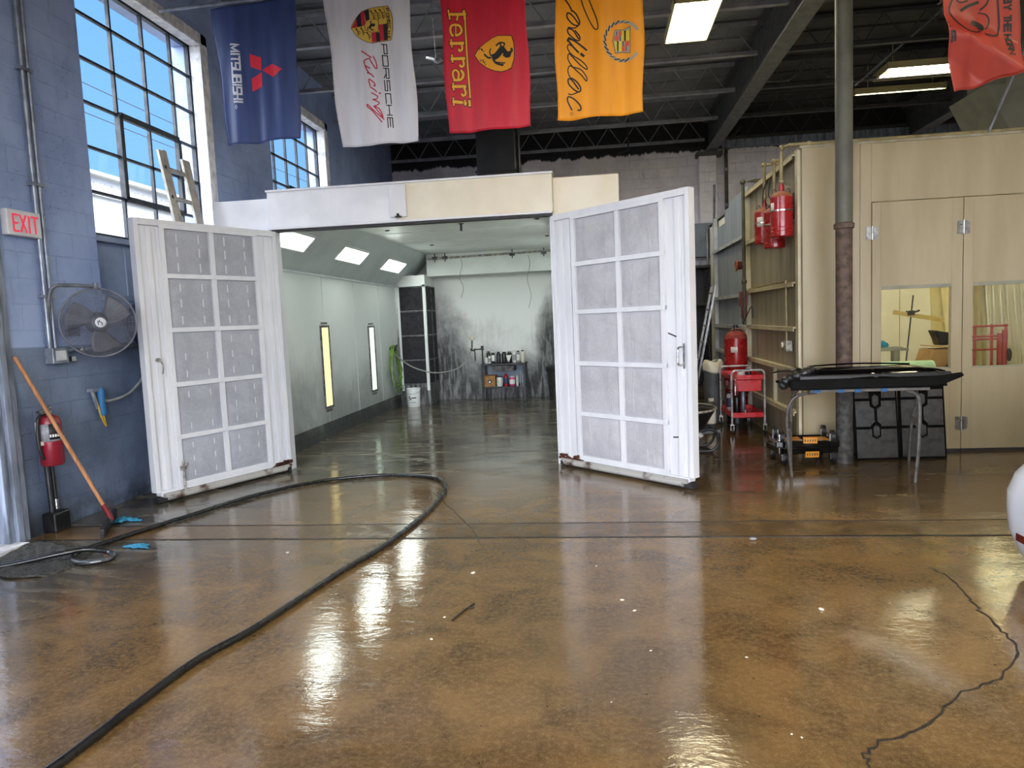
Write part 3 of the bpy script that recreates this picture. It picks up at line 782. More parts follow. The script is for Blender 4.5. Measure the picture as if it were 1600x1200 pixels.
def booth_door(o, d, W, vs, hs, white, cloth_m, slits, hinge_left, top):
    L = hypot(*d); ax = (d[0] / L, d[1] / L); rz = atan2(ax[1], ax[0])
    T = 0.085
    f = MB()
    f.bx(0, 0, 0.1, 0.045, T, top).bx(W - 0.045, 0, 0.1, W, T, top).bx(0.045, 0, top - 0.06, W - 0.045, T, top).bx(0.045, 0.0, 0.06, W - 0.045, T, vs and hs[-1] - 0.02)
    f.bx(0.045, T - 0.03, hs[-1] - 0.03, W - 0.045, T, top - 0.06)                      # back sheet
    f.bx(0.045, 0.022, 0.1, vs[0], T - 0.03, top - 0.06).bx(vs[-1], 0.022, 0.1, W - 0.045, T - 0.03, top - 0.06)
    for x in (0.11, 0.21): f.bx(x, 0.006, 0.1, x + 0.05, 0.022, top - 0.07)
    x = W - 0.16; f.bx(x, 0.006, 0.1, x + 0.06, 0.022, top - 0.07)
    for x in vs: f.bx(x - 0.026, -0.004, hs[-1], x + 0.026, 0.03, hs[0])
    for z in hs: f.bx(vs[0] - 0.026, -0.006, z - 0.022, vs[-1] + 0.026, 0.03, z + 0.022)
    for k in range(5):                                                                    # rivets
        f.cyl((0.26 if hinge_left else 0.16, 0.024, 0.18 + 0.05 * k), (0.26 if hinge_left else 0.16, 0.004, 0.18 + 0.05 * k), 0.006, n=6)
    dr = f.build('booth_door', white, pb, world=False, bevel=0.004)
    dr.location = (o[0] + 1.94, o[1] - 7.5, 0.0); dr.rotation_euler = (0, 0, rz)
    for j in range(len(hs) - 1):
        for i in range(len(vs) - 1):
            x0, x1, z1, z0 = vs[i] + 0.026, vs[i + 1] - 0.026, hs[j] - 0.022, hs[j + 1] + 0.022
            q = MB()
            def fn(u, v):
                edge = min(u, 1 - u, v, 1 - v)
                b_ = 0.012 * min(1.0, edge * 8)
                b_ += (0.0006 if slits else 0.002) * sin(u * 17 + i * 3 + 2.2 * sin(v * 5 + j)) * min(1, edge * 6)
                return Vector((x0 + u * (x1 - x0), 0.022 - b_, z0 + v * (z1 - z0)))
            q.grid(fn, 24, 18)
            q.bx(x0, 0.024, z0, x1, 0.05, z1)
            if slits:
                q.mi = 1
                for u in (0.26, 0.76):
                    for v in (0.15, 0.5, 0.82):
                        if (i + j * 3 + int(v * 10)) % 5 == 4 and j > 1: continue
                        c_ = fn(u, v); q.box((c_.x, c_.y - 0.002, c_.z), (0.013 - 0.001 * j, 0.004, 0.085 - 0.008 * j))
            else:
                q.mi = 0
                for u in (0.22 + 0.04 * (i % 2), 0.74):
                    pts = [fn(u + 0.02 * sin(v * 7 + j * 2 + u * 9), v) + Vector((0, -0.003, 0)) for v in [0.06 + 0.88 * k / 12 for k in range(13)]]
                    q.tube(catmull(pts, 2), [0.003 + 0.006 * abs(sin(k * 0.7 + j)) for k in range(25)], 6)
            q.build('filter_panel', [cloth_m, 'filter_slit'], dr, world=False, smooth=True)
    rail = MB().bx(0.06, -0.03, 0.05, W - 0.06, 0.03, 0.085).cyl((0.1, -0.02, 0.045), (W - 0.1, -0.02, 0.045), 0.028, n=10)
    rail.build('bottom_rail', 'rust_rail', dr, world=False, smooth=True)
    rs = MB()
    for k in range(9):
        a = (0.05 + 0.3 * random.random() ** 1.5) if hinge_left else (W - 0.05 - 0.3 * random.random() ** 1.5)
        rs.box((a, -0.012, 0.07 + 0.05 * random.random()), (0.05 + 0.06 * random.random(), 0.02, 0.02 + 0.03 * random.random()), R=Matrix.Rotation(random.uniform(-0.4, 0.4), 3, 'Y'))
    rs.build('rust_patch', 'rust', dr, world=False)
    MB().bx(0.01, 0.0, 0.005, W - 0.01, T, 0.05).build('door_seal', 'black_seal', dr, world=False)
    return dr
dl = booth_door((-4.082, 5.98), (0.70, 1.49), 1.575, (0.262, 0.78, 1.302), (2.565, 2.105, 1.60, 1.085, 0.585, 0.135), 'door_white_aged', 'filter_grey', True, False, 2.62)
drr = booth_door((-0.437, 7.46), (1.212, -1.18), 1.73, (0.308, 0.908, 1.434), (2.56, 2.09, 1.61, 1.09, 0.575, 0.12), 'door_white', 'filter_light', False, True, 2.62)
mb = MB().cyl((0.275, -0.015, 0.36), (0.275, -0.015, 0.02), 0.010, n=8).bx(0.245, -0.02, 0.27, 0.305, 0.0, 0.31).cyl((0.275, -0.02, 0.3), (0.32, -0.03, 0.33), 0.009, n=8)
mb.build('floor_bolt', 'alu_dirty', dl, world=False, smooth=True)
MB().cyl((0.12, 0.01, 1.33), (0.12, -0.02, 1.33), 0.02, n=10).tube(catmull([(0.12, -0.02, 1.33), (0.15, -0.03, 1.28), (0.14, -0.03, 1.2)], 5), 0.006, 6).build('latch_eye', 'alu_dirty', dl, world=False, smooth=True)
MB().tube(catmull([(1.63, 0.0, 1.26), (1.63, -0.05, 1.25), (1.63, -0.055, 1.18), (1.63, -0.05, 1.11), (1.63, 0.0, 1.10)], 5), 0.009, 8).bx(1.61, 0.012, 1.07, 1.65, 0.024, 1.29).build('pull_handle', 'chrome', drr, world=False, smooth=True)
mb = MB()
for x, z, a, l in ((1.53, 1.36, -0.35, 0.13), (1.60, 0.82, 0.0, 0.04), (1.55, 0.45, 0.1, 0.1), (1.60, 0.55, 0.0, 0.03)):
    mb.box((x, 0.021, z), (l, 0.003, 0.012), R=Matrix.Rotation(-a, 3, 'Y'))
mb.build('scuff_mark', 'ink', drr, world=False)

# ------------------------------------------------------------------ things in the booth
# work bench with its goods
bn = thing('work_bench', 'grey steel work bench with lower shelf against the back wall of the booth', 'bench', (-1.83, 13.85, 0))
part(MB().bx(-2.27, 13.62, 0.695, -1.40, 14.1, 0.735), 'bench_top', 'steel_dark', bn, bevel=0.004)
for x in (-2.25, -1.43):
    for y in (13.64, 14.07): part(MB().bx(x - 0.022, y - 0.022, 0, x + 0.022, y + 0.022, 0.695), 'leg', 'steel_dark', bn)
part(MB().bx(-2.25, 13.64, 0.255, -1.42, 14.08, 0.28), 'shelf', 'steel_dark', bn)
part(MB().bx(-2.06, 13.60, 0.58, -1.62, 14.0, 0.685).bx(-2.0, 13.585, 0.655, -1.68, 13.60, 0.665), 'drawer', 'filter_dark_frame', bn, bevel=0.004)
part(MB().bx(-2.2, 14.07, 0.32, -1.45, 14.085, 0.68), 'back_panel', 'board_blue', bn)
def can(name, label, cat, x, y, z, r, h, body, cap=None, band=None, group='cans and bottles on the booth bench', neck=None):
    t_ = thing(name, label, cat, (x, y, z), 0, group)
    part(MB().lathe([(r * 0.95, 0), (r, 0.008), (r, h * 0.8), (r * 0.97, h * 0.84)] + ([(neck, h * 0.9), (neck, h)] if neck else [(r * 0.8, h * 0.9)]), (0, 0, 0), 14), 'body', body, t_, world=False, smooth=True)
    if cap: part(MB().lathe([((neck or r * 0.8) * 1.15, h * 0.9), ((neck or r * 0.8) * 1.15, h), (0, h)], (0, 0, 0), 12), 'cap', cap, t_, world=False, smooth=True)
    if band: part(MB().lathe([(r + 0.001, h * 0.2), (r + 0.002, h * 0.22), (r + 0.002, h * 0.66), (r + 0.001, h * 0.68)], (0, 0, 0), 14), 'label_band', band, t_, world=False, smooth=True)
    return t_
ZT = 0.735
for a in (('bottle', 'small white bottle at the left end of the booth bench top', 'bottle', -2.175, 13.72, ZT, 0.032, 0.13, 'label_white', 'label_white', None, 0.014),
          ('bottle', 'second small white bottle with taller neck on the booth bench top, left', 'bottle', -2.115, 13.76, ZT, 0.03, 0.15, 'bucket_white', 'bucket_white', 'label_grey', 0.014),
          ('spray_can', 'black can behind the two small white bottles on the booth bench', 'can', -2.16, 13.92, ZT, 0.038, 0.235, 'plastic_black', 'red_dark', None, 0.02),
          ('spray_can', 'black can with white lettering band and white cap on the booth bench', 'can', -2.04, 13.74, ZT, 0.036, 0.235, 'plastic_black', 'label_white', 'label_white', 0.024),
          ('spray_can', 'dark can right of the white-capped can on the booth bench', 'can', -1.93, 13.74, ZT, 0.042, 0.225, 'plastic_black', 'steel_dark', 'satin_black', 0.022),
          ('spray_can', 'dark squat can left of the white triangular cloth on the booth bench', 'can', -1.83, 13.82, ZT, 0.05, 0.215, 'satin_black', 'steel_dark', None, 0.03),
          ('spray_can', 'dark can behind the white triangular cloth on the booth bench', 'can', -1.73, 13.88, ZT, 0.045, 0.22, 'plastic_black', 'alu_dirty', None, 0.03),
          ('spray_can', 'white and grey spray can right of the triangular cloth on the booth bench', 'can', -1.62, 13.74, ZT, 0.034, 0.235, 'label_white', 'label_white', 'label_grey', 0.02),
          ('spray_can', 'lilac-white spray can with black cap, right half of booth bench top', 'can', -1.545, 13.76, ZT, 0.032, 0.23, 'label_grey', 'plastic_black', 'label_white', 0.02),
          ('spray_can', 'pale cream can at the right end of the booth bench top', 'can', -1.455, 13.74, ZT, 0.036, 0.24, 'bag_white', 'plastic_black', None, 0.02)):
    can(*a[:11], neck=a[11])
solo(MB().prism([(-1.78, 13.68, ZT + 0.15), (-1.665, 13.68, ZT + 0.155), (-1.725, 13.66, ZT + 0.01)], (0, 0.012, 0)), 'cloth', 'label_white', 'white triangular cloth hanging among the dark cans on the booth bench', 'cloth')
cb = thing('wooden_box', 'brown wooden speaker-like box with a round hole on the booth bench shelf', 'box', (-2.12, 13.78, 0.28))
part(MB().bx(-2.225, 13.66, 0.28, -2.005, 13.92, 0.50), 'body', 'particle', cb, bevel=0.004)
part(MB().cyl((-2.115, 13.661, 0.385), (-2.115, 13.652, 0.385), 0.04, n=20), 'hole', 'ink', cb, smooth=True)
part(MB().cyl((-2.115, 13.652, 0.378), (-2.115, 13.647, 0.378), 0.022, n=16), 'hole_cap', 'label_white', cb, smooth=True)
can('jar', 'white tub with pale bands on the booth bench shelf, right of the wooden box', 'tub', -1.93, 13.74, 0.28, 0.06, 0.2, 'bucket_white', 'satin_black', 'label_white', group='goods on the booth bench shelf')
can('spray_can', 'red and dark blue spray can standing on the booth bench shelf', 'can', -1.80, 13.72, 0.28, 0.036, 0.25, 'red_bright', 'red_bright', 'blue_dark', group='goods on the booth bench shelf', neck=0.02)
can('paint_tin', 'white and pink paint tin on the booth bench shelf', 'tin', -1.68, 13.73, 0.28, 0.06, 0.19, 'pink', 'label_white', 'label_white', group='goods on the booth bench shelf')
can('bottle', 'small white bottle with yellow-green top at the right of the booth bench shelf', 'bottle', -1.575, 13.70, 0.28, 0.025, 0.22, 'label_white', 'yellow_cord', None, group='goods on the booth bench shelf', neck=0.014)
mb = MB()
for x, z in ((-1.50, 0.5), (-1.46, 0.42)): mb.cyl((x, 13.60, 0.28), (x + 0.01, 13.60, z + 0.1), 0.010, n=6)
solo(mb, 'paint_paddle', 'label_grey', 'pale stirring paddles leaning at the right leg of the booth bench', 'paddle')
# spray gun holder on the bench's left corner
sg = thing('spray_gun_holder', 'dark steel spray gun holder arm with white cup beside the booth bench', 'gun holder', (-2.235, 13.7, 0.735))
part(MB().cyl((-2.235, 13.66, 0.70), (-2.235, 13.66, 1.06), 0.014, n=8).bx(-2.26, 13.64, 1.0, -2.21, 13.69, 1.09), 'post', 'steel_dark', sg)
part(MB().tube([(-2.235, 13.66, 1.03), (-2.38, 13.66, 1.02), (-2.45, 13.66, 1.0)], 0.012, 8), 'arm', 'steel_dark', sg, smooth=True)
part(MB().tube(catmull([(-2.44, 13.66, 1.01), (-2.435, 13.66, 1.1), (-2.43, 13.66, 1.2)], 4), 0.012, 8).cyl((-2.385, 13.66, 1.02), (-2.38, 13.66, 0.80), 0.011, n=8).tube([(-2.47, 13.65, 1.05), (-2.45, 13.65, 1.0), (-2.40, 13.65, 1.0), (-2.38, 13.65, 1.05)], 0.010, 6), 'hook', 'steel_dark', sg, smooth=True)
part(MB().lathe([(0.03, 0), (0.052, 0.03), (0.055, 0.07), (0.045, 0.085), (0, 0.087)], (-2.43, 13.66, 1.2), 16), 'cup', 'bag_white', sg, smooth=True)
# sagging grey air line from the coil to the gun holder
pts = [(-3.82, 12.85, 1.1), (-3.7, 13.0, 0.92), (-3.5, 13.2, 0.74), (-3.2, 13.3, 0.63), (-2.95, 13.4, 0.62), (-2.7, 13.5, 0.68), (-2.55, 13.6, 0.82), (-2.46, 13.63, 0.99)]
solo(MB().tube(catmull(pts, 6), 0.013, 8), 'air_line', 'hose_grey', 'grey air line sagging across the booth from the hose coil to the gun holder', 'hose', smooth=True)
# green hose coil on the wall
hc = thing('hose_coil', 'green hose coiled on a hook on the left booth wall by the dark filters', 'hose coil', (-3.8, 12.95, 0.8))
def loop(y0, z0, ry, rz_, x, lean):
    return [(x + 0.012 * sin(3 * k), y0 + ry * sin(2 * pi * k / 28) * (1 - 0.35 * cos(2 * pi * k / 28)) + lean * -cos(2 * pi * k / 28), z0 + rz_ * cos(2 * pi * k / 28)) for k in range(28)]
for k, (m, ry, rz_, dy) in enumerate((('hose_green', 0.26, 0.40, 0.0), ('hose_green', 0.30, 0.44, 0.03), ('hose_grey', 0.33, 0.47, 0.05), ('hose_green', 0.22, 0.38, -0.03))):
    part(MB().tube(loop(12.98 + dy, 1.16 - rz_ + 0.02, ry, rz_, -3.815 + 0.016 * k, 0.08), 0.013, 7, closed=True), 'hose_loop', m, hc, smooth=True)
part(MB().bx(-3.85, 12.84, 1.08, -3.76, 12.98, 1.16).cyl((-3.76, 12.9, 1.1), (-3.72, 12.9, 1.2), 0.012, n=8), 'hook', 'steel_dark', hc)
# bucket
bk = thing('bucket', 'white plastic bucket with dark print on the booth floor below the hose coil', 'bucket', (-3.52, 13.13, 0))
part(MB().lathe([(0.115, 0), (0.12, 0.01), (0.135, 0.33), (0.14, 0.335), (0.14, 0.35), (0.13, 0.352), (0.12, 0.34), (0.105, 0.02), (0, 0.018)], (0, 0, 0), 28), 'shell', 'bucket_white', bk, world=False, smooth=True)
mb = MB()
for dx, z, w, h in ((-0.055, 0.20, 0.035, 0.014), (-0.075, 0.185, 0.02, 0.02), (-0.055, 0.17, 0.035, 0.012), (-0.04, 0.155, 0.02, 0.02), (-0.06, 0.14, 0.035, 0.012), (0.02, 0.175, 0.09, 0.02), (0.0, 0.09, 0.11, 0.008)):
    a0 = -pi / 2 + 0.12
    for s_ in range(3):
        ang = a0 + (dx + (s_ - 1) * w / 3) / 0.128
        mb.box((0.1275 * cos(ang), 0.1275 * sin(ang), z), (0.006, w / 3 + 0.001, h), rz=ang)
part(mb, 'print', 'ink', bk, world=False)
part(MB().tube([(0.14 * cos(a), 0.14 * sin(a) - 0.0, 0.31 - 0.10 * sin((a + pi) * 1.0) * 0.6) for a in [-pi + pi * k / 14 for k in range(15)]], 0.004, 6), 'bail_handle', 'chrome', bk, world=False, smooth=True)
# waste bin behind the right door
wb = thing('waste_bin', 'black waste bin in the back right corner of the booth', 'bin', (-0.78, 13.7, 0))
part(MB().lathe([(0.17, 0), (0.21, 0.55), (0.215, 0.56)], (0, 0, 0), 20), 'bin_body', 'mat_black', wb, world=False, smooth=True)
part(MB().lathe([(0.225, 0.55), (0.23, 0.57), (0.225, 0.64), (0.1, 0.68), (0, 0.685)], (0, 0, 0), 20), 'bin_lid', 'satin_black', wb, world=False, smooth=True)

# ------------------------------------------------------------------ second (prep) booth on the right
p2 = thing('prep_booth', 'tan sheet-metal prep booth with windowed doors behind the steel column', 'prep booth', (4.2, 7.8, 0))
part(MB().bx(2.15, 7.77, 0, 2.72, 7.83, 3.20), 'front_panel', 'tan_front', p2, bevel=0.004)
part(MB().bx(2.723, 7.77, 0, 2.832, 7.83, 3.20).bx(2.832, 7.77, 2.605, 8.3, 7.83, 3.19).bx(5.52, 7.77, 0, 8.3, 7.83, 2.6), 'front_frame', 'tan_front', p2, bevel=0.004)
part(MB().bx(2.13, 7.765, 3.19, 8.3, 7.84, 3.215).bx(2.135, 7.84, 3.19, 2.16, 10.45, 3.215), 'top_trim', 'tan_side', p2)
def panel_door(x0, x1, wx0, wx1, hinges, name='panel_door'):
    z0, z1, wz0, wz1 = 0.03, 2.595, 0.87, 1.74
    f = MB().bx(x0, 7.765, z0, wx0, 7.825, z1).bx(wx1, 7.765, z0, x1, 7.825, z1).bx(wx0, 7.765, z0, wx1, 7.825, wz0).bx(wx0, 7.765, wz1, wx1, 7.825, z1)
    f.bx(wx0 - 0.002, 7.762, z0 + 0.05, wx0 + 0.002, 7.766, z1 - 0.05).bx(wx1 - 0.002, 7.762, z0 + 0.05, wx1 + 0.002, 7.766, z1 - 0.05)
    d = part(f, name, 'tan_front', p2, bevel=0.003)
    part(MB().bx(wx0, 7.793, wz0, wx1, 7.797, wz1), 'window_pane', 'booth_glass', d)
    part(MB().bx(wx0, 7.764, wz1 - 0.035, wx1, 7.82, wz1).bx(wx0, 7.768, wz0, wx1, 7.82, wz0 + 0.012), 'window_bead', 'duct_grey', d)
    part(MB().bx(x0, 7.77, 0.0, x1, 7.82, 0.03), 'door_sweep', 'black_seal', d)
    for hx, hz in hinges:
        h = MB().bx(hx - 0.058, 7.757, hz - 0.065, hx - 0.012, 7.766, hz + 0.065).bx(hx + 0.012, 7.757, hz - 0.065, hx + 0.058, 7.766, hz + 0.065).cyl((hx, 7.756, hz - 0.07), (hx, 7.756, hz + 0.07), 0.013, n=10)
        q = part(h, 'hinge', 'steel_hinge', d, smooth=True)
    return d
panel_door(2.838, 3.712, 2.925, 3.61, ((2.836, 2.29), (2.836, 0.35), (3.716, 2.30), (3.716, 0.30)))
panel_door(3.720, 4.61, 3.812, 4.52, ((4.615, 2.30), (4.615, 0.3)))
panel_door(4.618, 5.51, 4.71, 5.41, ())
# side wall facing the aisle: sheets with angle-iron rails
mb = MB().bx(2.17, 7.83, 0, 2.20, 10.45, 3.19)
part(mb, 'side_sheet', 'tan_side', p2)
mb = MB()
for z in (3.16, 2.50, 1.83, 1.345, 0.895, 0.425):
    ys_ = 9.02 if z == 2.50 else 7.94
    mb.bx(2.095, ys_, z - 0.008, 2.17, 10.42, z + 0.008).bx(2.095, ys_, z - 0.04, 2.103, 10.42, z)
mb.bx(2.09, 10.36, 0, 2.17, 10.45, 3.19).bx(2.12, 7.83, 0, 2.17, 7.93, 3.19)
mb.bx(2.135, 8.95, 0.425, 2.17, 9.03, 0.895)
part(mb, 'side_rail', 'tan_rail', p2, bevel=0.002)
part(MB().bx(2.155, 7.93, 2.53, 2.168, 8.22, 2.80), 'dark_opening', 'ink', p2)
part(MB().bx(2.12, 7.9, 0, 2.165, 10.45, 0.05), 'base_angle', 'pipe_tan', p2)
mb = MB().bx(2.17, 10.5, 0, 2.20, 13.2, 3.02).prism([(2.17, 10.5, 3.02), (2.17, 12.3, 3.02), (2.17, 12.3, 3.22), (2.17, 11.9, 3.22), (2.17, 11.9, 3.30), (2.17, 10.5, 3.30)], (0.03, 0, 0))
part(mb, 'rear_side_sheet', 'grey_side', p2)
mb = MB()
for z in (2.62, 1.80, 1.33, 0.90): mb.bx(2.09, 10.5, z - 0.008, 2.17, 13.2, z + 0.008).bx(2.09, 10.5, z - 0.045, 2.098, 13.2, z)
mb.bx(2.11, 10.5, 0, 2.17, 10.58, 3.28).bx(2.11, 13.06, 0, 2.17, 13.2, 3.2)
part(mb, 'rear_side_rail', 'grey_rail', p2, bevel=0.002)
# inside of the prep booth
part(MB().bx(2.2, 14.0, 0, 8.3, 14.06, 3.19).bx(8.24, 7.83, 0, 8.3, 14.0, 3.19).bx(2.2, 7.84, 0, 2.215, 14.0, 3.19), 'inner_wall', 'prep_inside', p2)
mb = MB()
for x in (3.2, 4.4, 5.6, 6.8): mb.bx(x, 13.992, 0, x + 0.008, 14.0, 3.1)
part(mb, 'inner_seam', 'tan_side', p2)
part(MB().bx(2.2, 7.83, 3.15, 8.3, 14.06, 3.19), 'inner_ceiling', 'prep_inside', p2)
for x, y in ((3.4, 9.1), (5.0, 9.1), (3.3, 12.2), (4.95, 12.2), (6.5, 12.2)):
    if True:
        f = part(MB().bx(x - 0.3, y - 0.6, 3.11, x + 0.3, y + 0.6, 3.15), 'light_frame', 'fixture_lit_yellow', p2)
        for k in range(3): part(MB().cyl((x - 0.2 + 0.2 * k, y - 0.55, 3.10), (x - 0.2 + 0.2 * k, y + 0.55, 3.10), 0.02, n=8), 'tube', 'prep_tube', f, smooth=True)

# things behind the left window
tb = thing('side_table', 'brown table inside the prep booth under the cardboard box, behind the left door window', 'table', (3.85, 9.1, 0))
part(MB().bx(3.25, 8.75, 0.68, 4.45, 9.5, 0.72), 'table_top', 'particle', tb)
for x in (3.3, 4.4):
    for y in (8.8, 9.45): part(MB().bx(x - 0.02, y - 0.02, 0, x + 0.02, y + 0.02, 0.68), 'leg', 'steel_dark', tb)
t_ = thing('cardboard_box', 'open brown cardboard box on the table behind the left door window', 'box', (4.07, 9.15, 0.72))
part(MB().prism([(3.90, 8.98, 0.72), (4.34, 8.98, 0.72), (4.34, 8.98, 0.99), (3.99, 8.98, 0.99)], (0, 0.4, 0)), 'box_body', 'cardboard', t_)
part(MB().box((3.92, 9.05, 0.86), (0.16, 0.012, 0.24), R=Matrix.Rotation(0.75, 3, 'Y')).box((4.18, 9.2, 1.01), (0.36, 0.36, 0.01), R=Matrix.Rotation(0.12, 3, 'Y')), 'box_flap', 'cardboard', t_)
part(MB().bx(4.17, 8.972, 0.95, 4.21, 8.978, 1.0), 'sticker', 'label_white', t_)
solo(MB().tube(catmull([(4.05, 8.9, 0.725), (4.12, 8.9, 0.82), (4.22, 8.9, 0.86), (4.32, 8.9, 0.82)], 6), 0.014, 8), 'cable', 'ink', 'short black curved cable in front of the cardboard box in the prep booth', 'cable', smooth=True)
solo(MB().prism([(4.05, 9.1, 1.22), (4.30, 9.1, 1.17), (4.30, 9.1, 1.04), (4.12, 9.1, 1.03), (4.10, 9.1, 1.11)], (0, 0.22, 0)), 'headlamp_housing', 'plastic_black', 'black plastic housing lying on top of the cardboard box in the prep booth', 'car part', bevel=0.02)
solo(MB().cyl((3.22, 8.72, 0.80), (3.90, 8.85, 0.795), 0.085, n=20), 'film_roll', 'green_roll', 'pale green roll of masking film on the table behind the left door window', 'roll', smooth=True)
solo(MB().bx(3.28, 9.12, 0.985, 3.76, 9.4, 1.015).bx(3.3, 9.14, 1.015, 3.7, 9.38, 1.03).bx(3.32, 9.2, 0.72, 3.38, 9.3, 0.985).bx(3.62, 9.2, 0.72, 3.68, 9.3, 0.985), 'tray', 'duct_grey', 'grey tray on short stands behind the green film roll in the prep booth', 'tray')
mb = MB()
for k in range(9): mb.ell((3.44 + random.uniform(-0.08, 0.08), 9.22 + random.uniform(-0.05, 0.05), 1.055 + random.uniform(-0.01, 0.03)), (0.05, 0.04, 0.03), 8, 6, Matrix.Rotation(random.random() * 3, 3, 'X'))
solo(mb, 'rag', 'blue_cloth', 'blue crumpled rag on the grey tray behind the left door window', 'rag', smooth=True)
st = thing('panel_stand', 'thin dark panel stand with a pale wooden cross plank inside the prep booth', 'stand', (3.93, 9.85, 0))
part(MB().cyl((3.95, 9.85, 0), (4.11, 9.85, 1.66), 0.009, n=8), 'stand_pole', 'steel_dark', st, smooth=True)
part(MB().bar((3.86, 9.84, 1.45), (4.48, 9.84, 1.32), 0.02, 0.055), 'plank', 'wood_pale', st)
part(MB().cyl((3.95, 9.85, 0.05), (3.6, 9.6, 0.0), 0.012, n=6).cyl((3.95, 9.85, 0.05), (4.3, 9.6, 0.0), 0.012, n=6).cyl((3.95, 9.85, 0.05), (3.95, 10.3, 0.0), 0.012, n=6), 'foot', 'steel_dark', st)
part(MB().bx(4.03, 9.80, 1.40, 4.11, 9.88, 1.46).cyl((4.07, 9.84, 1.42), (4.17, 9.8, 1.46), 0.012, n=8), 'clamp', 'steel_dark', st)
solo(MB().cyl((4.92, 10.3, 0.0), (4.76, 10.5, 2.3), 0.075, n=18), 'paper_roll', 'paper_yellow', 'tall yellowish roll leaning at the right edge of the left door window', 'roll', smooth=True)
# red rack and plastic curtain behind the right window
rk = thing('red_rack', 'red steel parts rack behind the right prep booth window', 'rack', (5.33, 10.5, 0))
mb = MB()
for x in (5.0, 5.16, 5.38, 5.56): part(MB().cyl((x, 10.45, 0), (x, 10.45, 1.22), 0.018, n=8), 'upright', 'rack_red', rk, smooth=True)
for x, z in ((5.52, 1.14), (5.46, 1.10)): part(MB().cyl((x, 10.4, 0.55), (x, 10.4, z), 0.035, n=10), 'post', 'rack_red', rk, smooth=True)
for z in (1.20, 1.06, 1.02, 0.88, 0.64): part(MB().cyl((4.98, 10.44, z), (5.58, 10.44, z), 0.013, n=8), 'crossbar', 'rack_red', rk, smooth=True)
for x in (4.98, 5.56): part(MB().cyl((x, 10.45, 0.02), (x, 11.0, 0.02), 0.018, n=8), 'foot', 'rack_red', rk)
part(MB().ell((5.57, 10.38, 0.8), (0.035, 0.03, 0.09), 10, 8), 'grip', 'plastic_black', rk, smooth=True)
def drape(x0, x1, y, z1, amp, ph):
    return lambda u, v: Vector((x0 + u * (x1 - x0) + 0.04 * sin(v * 4 + ph), y + amp * sin(u * 22 + ph + v * 2) * (0.4 + 0.6 * (1 - v)), 0.05 + v * z1))
solo(MB().grid(drape(4.9, 5.65, 11.2, 2.7, 0.04, 0.3), 40, 10), 'paper_curtain', 'paper_yellow', 'yellowish masking paper curtain hanging behind the red rack', 'curtain', smooth=True, solid=0.004, fix=False)
solo(MB().grid(drape(5.45, 6.1, 10.85, 2.7, 0.05, 1.2), 44, 10), 'plastic_curtain', 'plastic_sheet', 'clear plastic sheet curtain hanging right of the red rack', 'curtain', smooth=True, solid=0.003, fix=False)

# suppression tanks on the booth side, each with its pipe
def tank(name, label, x, y, z0, z1, r, group='red suppression tanks'):
    t_ = thing(name, label, 'tank', (x, y, z0), 0, group); h = z1 - z0
    part(MB().lathe([(r * 0.9, 0), (r, 0.012), (r, h * 0.86)], (0, 0, 0), 28), 'tank_body', 'red_paint', t_, world=False, smooth=True)
    part(MB().lathe([(r, h * 0.86), (r * 0.93, h * 0.91), (r * 0.7, h * 0.96), (0.03, h), (0, h)], (0, 0, 0), 28), 'dome', 'dust_top', t_, world=False, smooth=True)
    part(MB().lathe([(0.028, h - 0.01), (0.028, h + 0.05), (0.02, h + 0.055), (0.02, h + 0.09), (0, h + 0.09)], (0, 0, 0), 12), 'valve', 'red_paint', t_, world=False, smooth=True)
    for s_ in (-1, 1):
        part(MB().tube([(s_ * r * 0.6 + 0.02 * cos(a), 0, h * 0.95 + 0.03 * sin(a) + 0.02) for a in [2 * pi * k / 12 for k in range(12)]], 0.005, 6, closed=True), 'lifting_ring', 'steel_dark', t_, world=False, smooth=True)
    part(MB().lathe([(r + 0.001, h * 0.55), (r + 0.006, h * 0.555), (r + 0.006, h * 0.585), (r + 0.001, h * 0.59)], (0, 0, 0), 28), 'strap', 'chrome', t_, world=False, smooth=True)
    for zz in (0.12, 0.2): part(MB().lathe([(r, h * zz), (r + 0.002, h * zz + 0.003), (r, h * zz + 0.006)], (0, 0, 0), 28), 'band_line', 'red_bright', t_, world=False, smooth=True)
    part(MB().bx(0.06, -0.03, h * 0.3, 0.15, 0.03, h * 0.36).bx(0.06, -0.03, h * 0.64, 0.15, 0.03, h * 0.7), 'bracket', 'steel_dark', t_, world=False)
    return t_
tA = tank('suppression_tank', 'nearest and highest of the red tanks hung beside the tan booth corner', 1.995, 7.97, 2.315, 2.80, 0.116)
tB = tank('suppression_tank', 'left red tank with a white and yellow label on the booth side', 2.02, 8.85, 2.33, 2.76, 0.115)
tC = tank('suppression_tank', 'lowest red tank squeezed between the two others on the booth side', 2.03, 8.42, 2.24, 2.70, 0.115)
def wrap(t_, r, a0, a1, z0, z1, m, name='paper_label'):
    q = MB().grid(lambda u, v: Vector((r * cos(a0 + u * (a1 - a0)), r * sin(a0 + u * (a1 - a0)), z0 + v * (z1 - z0))), 10, 1)
    return part(q, name, m, t_, world=False, smooth=True, solid=0.002, fix=False)
wrap(tB, 0.117, -2.6, -1.95, 0.2, 0.31, 'label_white'); wrap(tB, 0.117, -1.95, -1.3, 0.2, 0.31, 'label_yellow')
wrap(tA, 0.120, -2.9, -2.5, 0.28, 0.36, 'label_white')
def pipe(name, label, pts, r, m, fit=()):
    mb = MB().tube(pts, r, 10)
    o = tag(mb.build(name, m, smooth=True), label, 'pipe', 'suppression pipes')
    if fit:
        for q in fit: part(MB().ell(q, (r * 1.6, r * 1.6, r * 1.6), 10, 8), 'elbow', m, o, smooth=True)
    return o
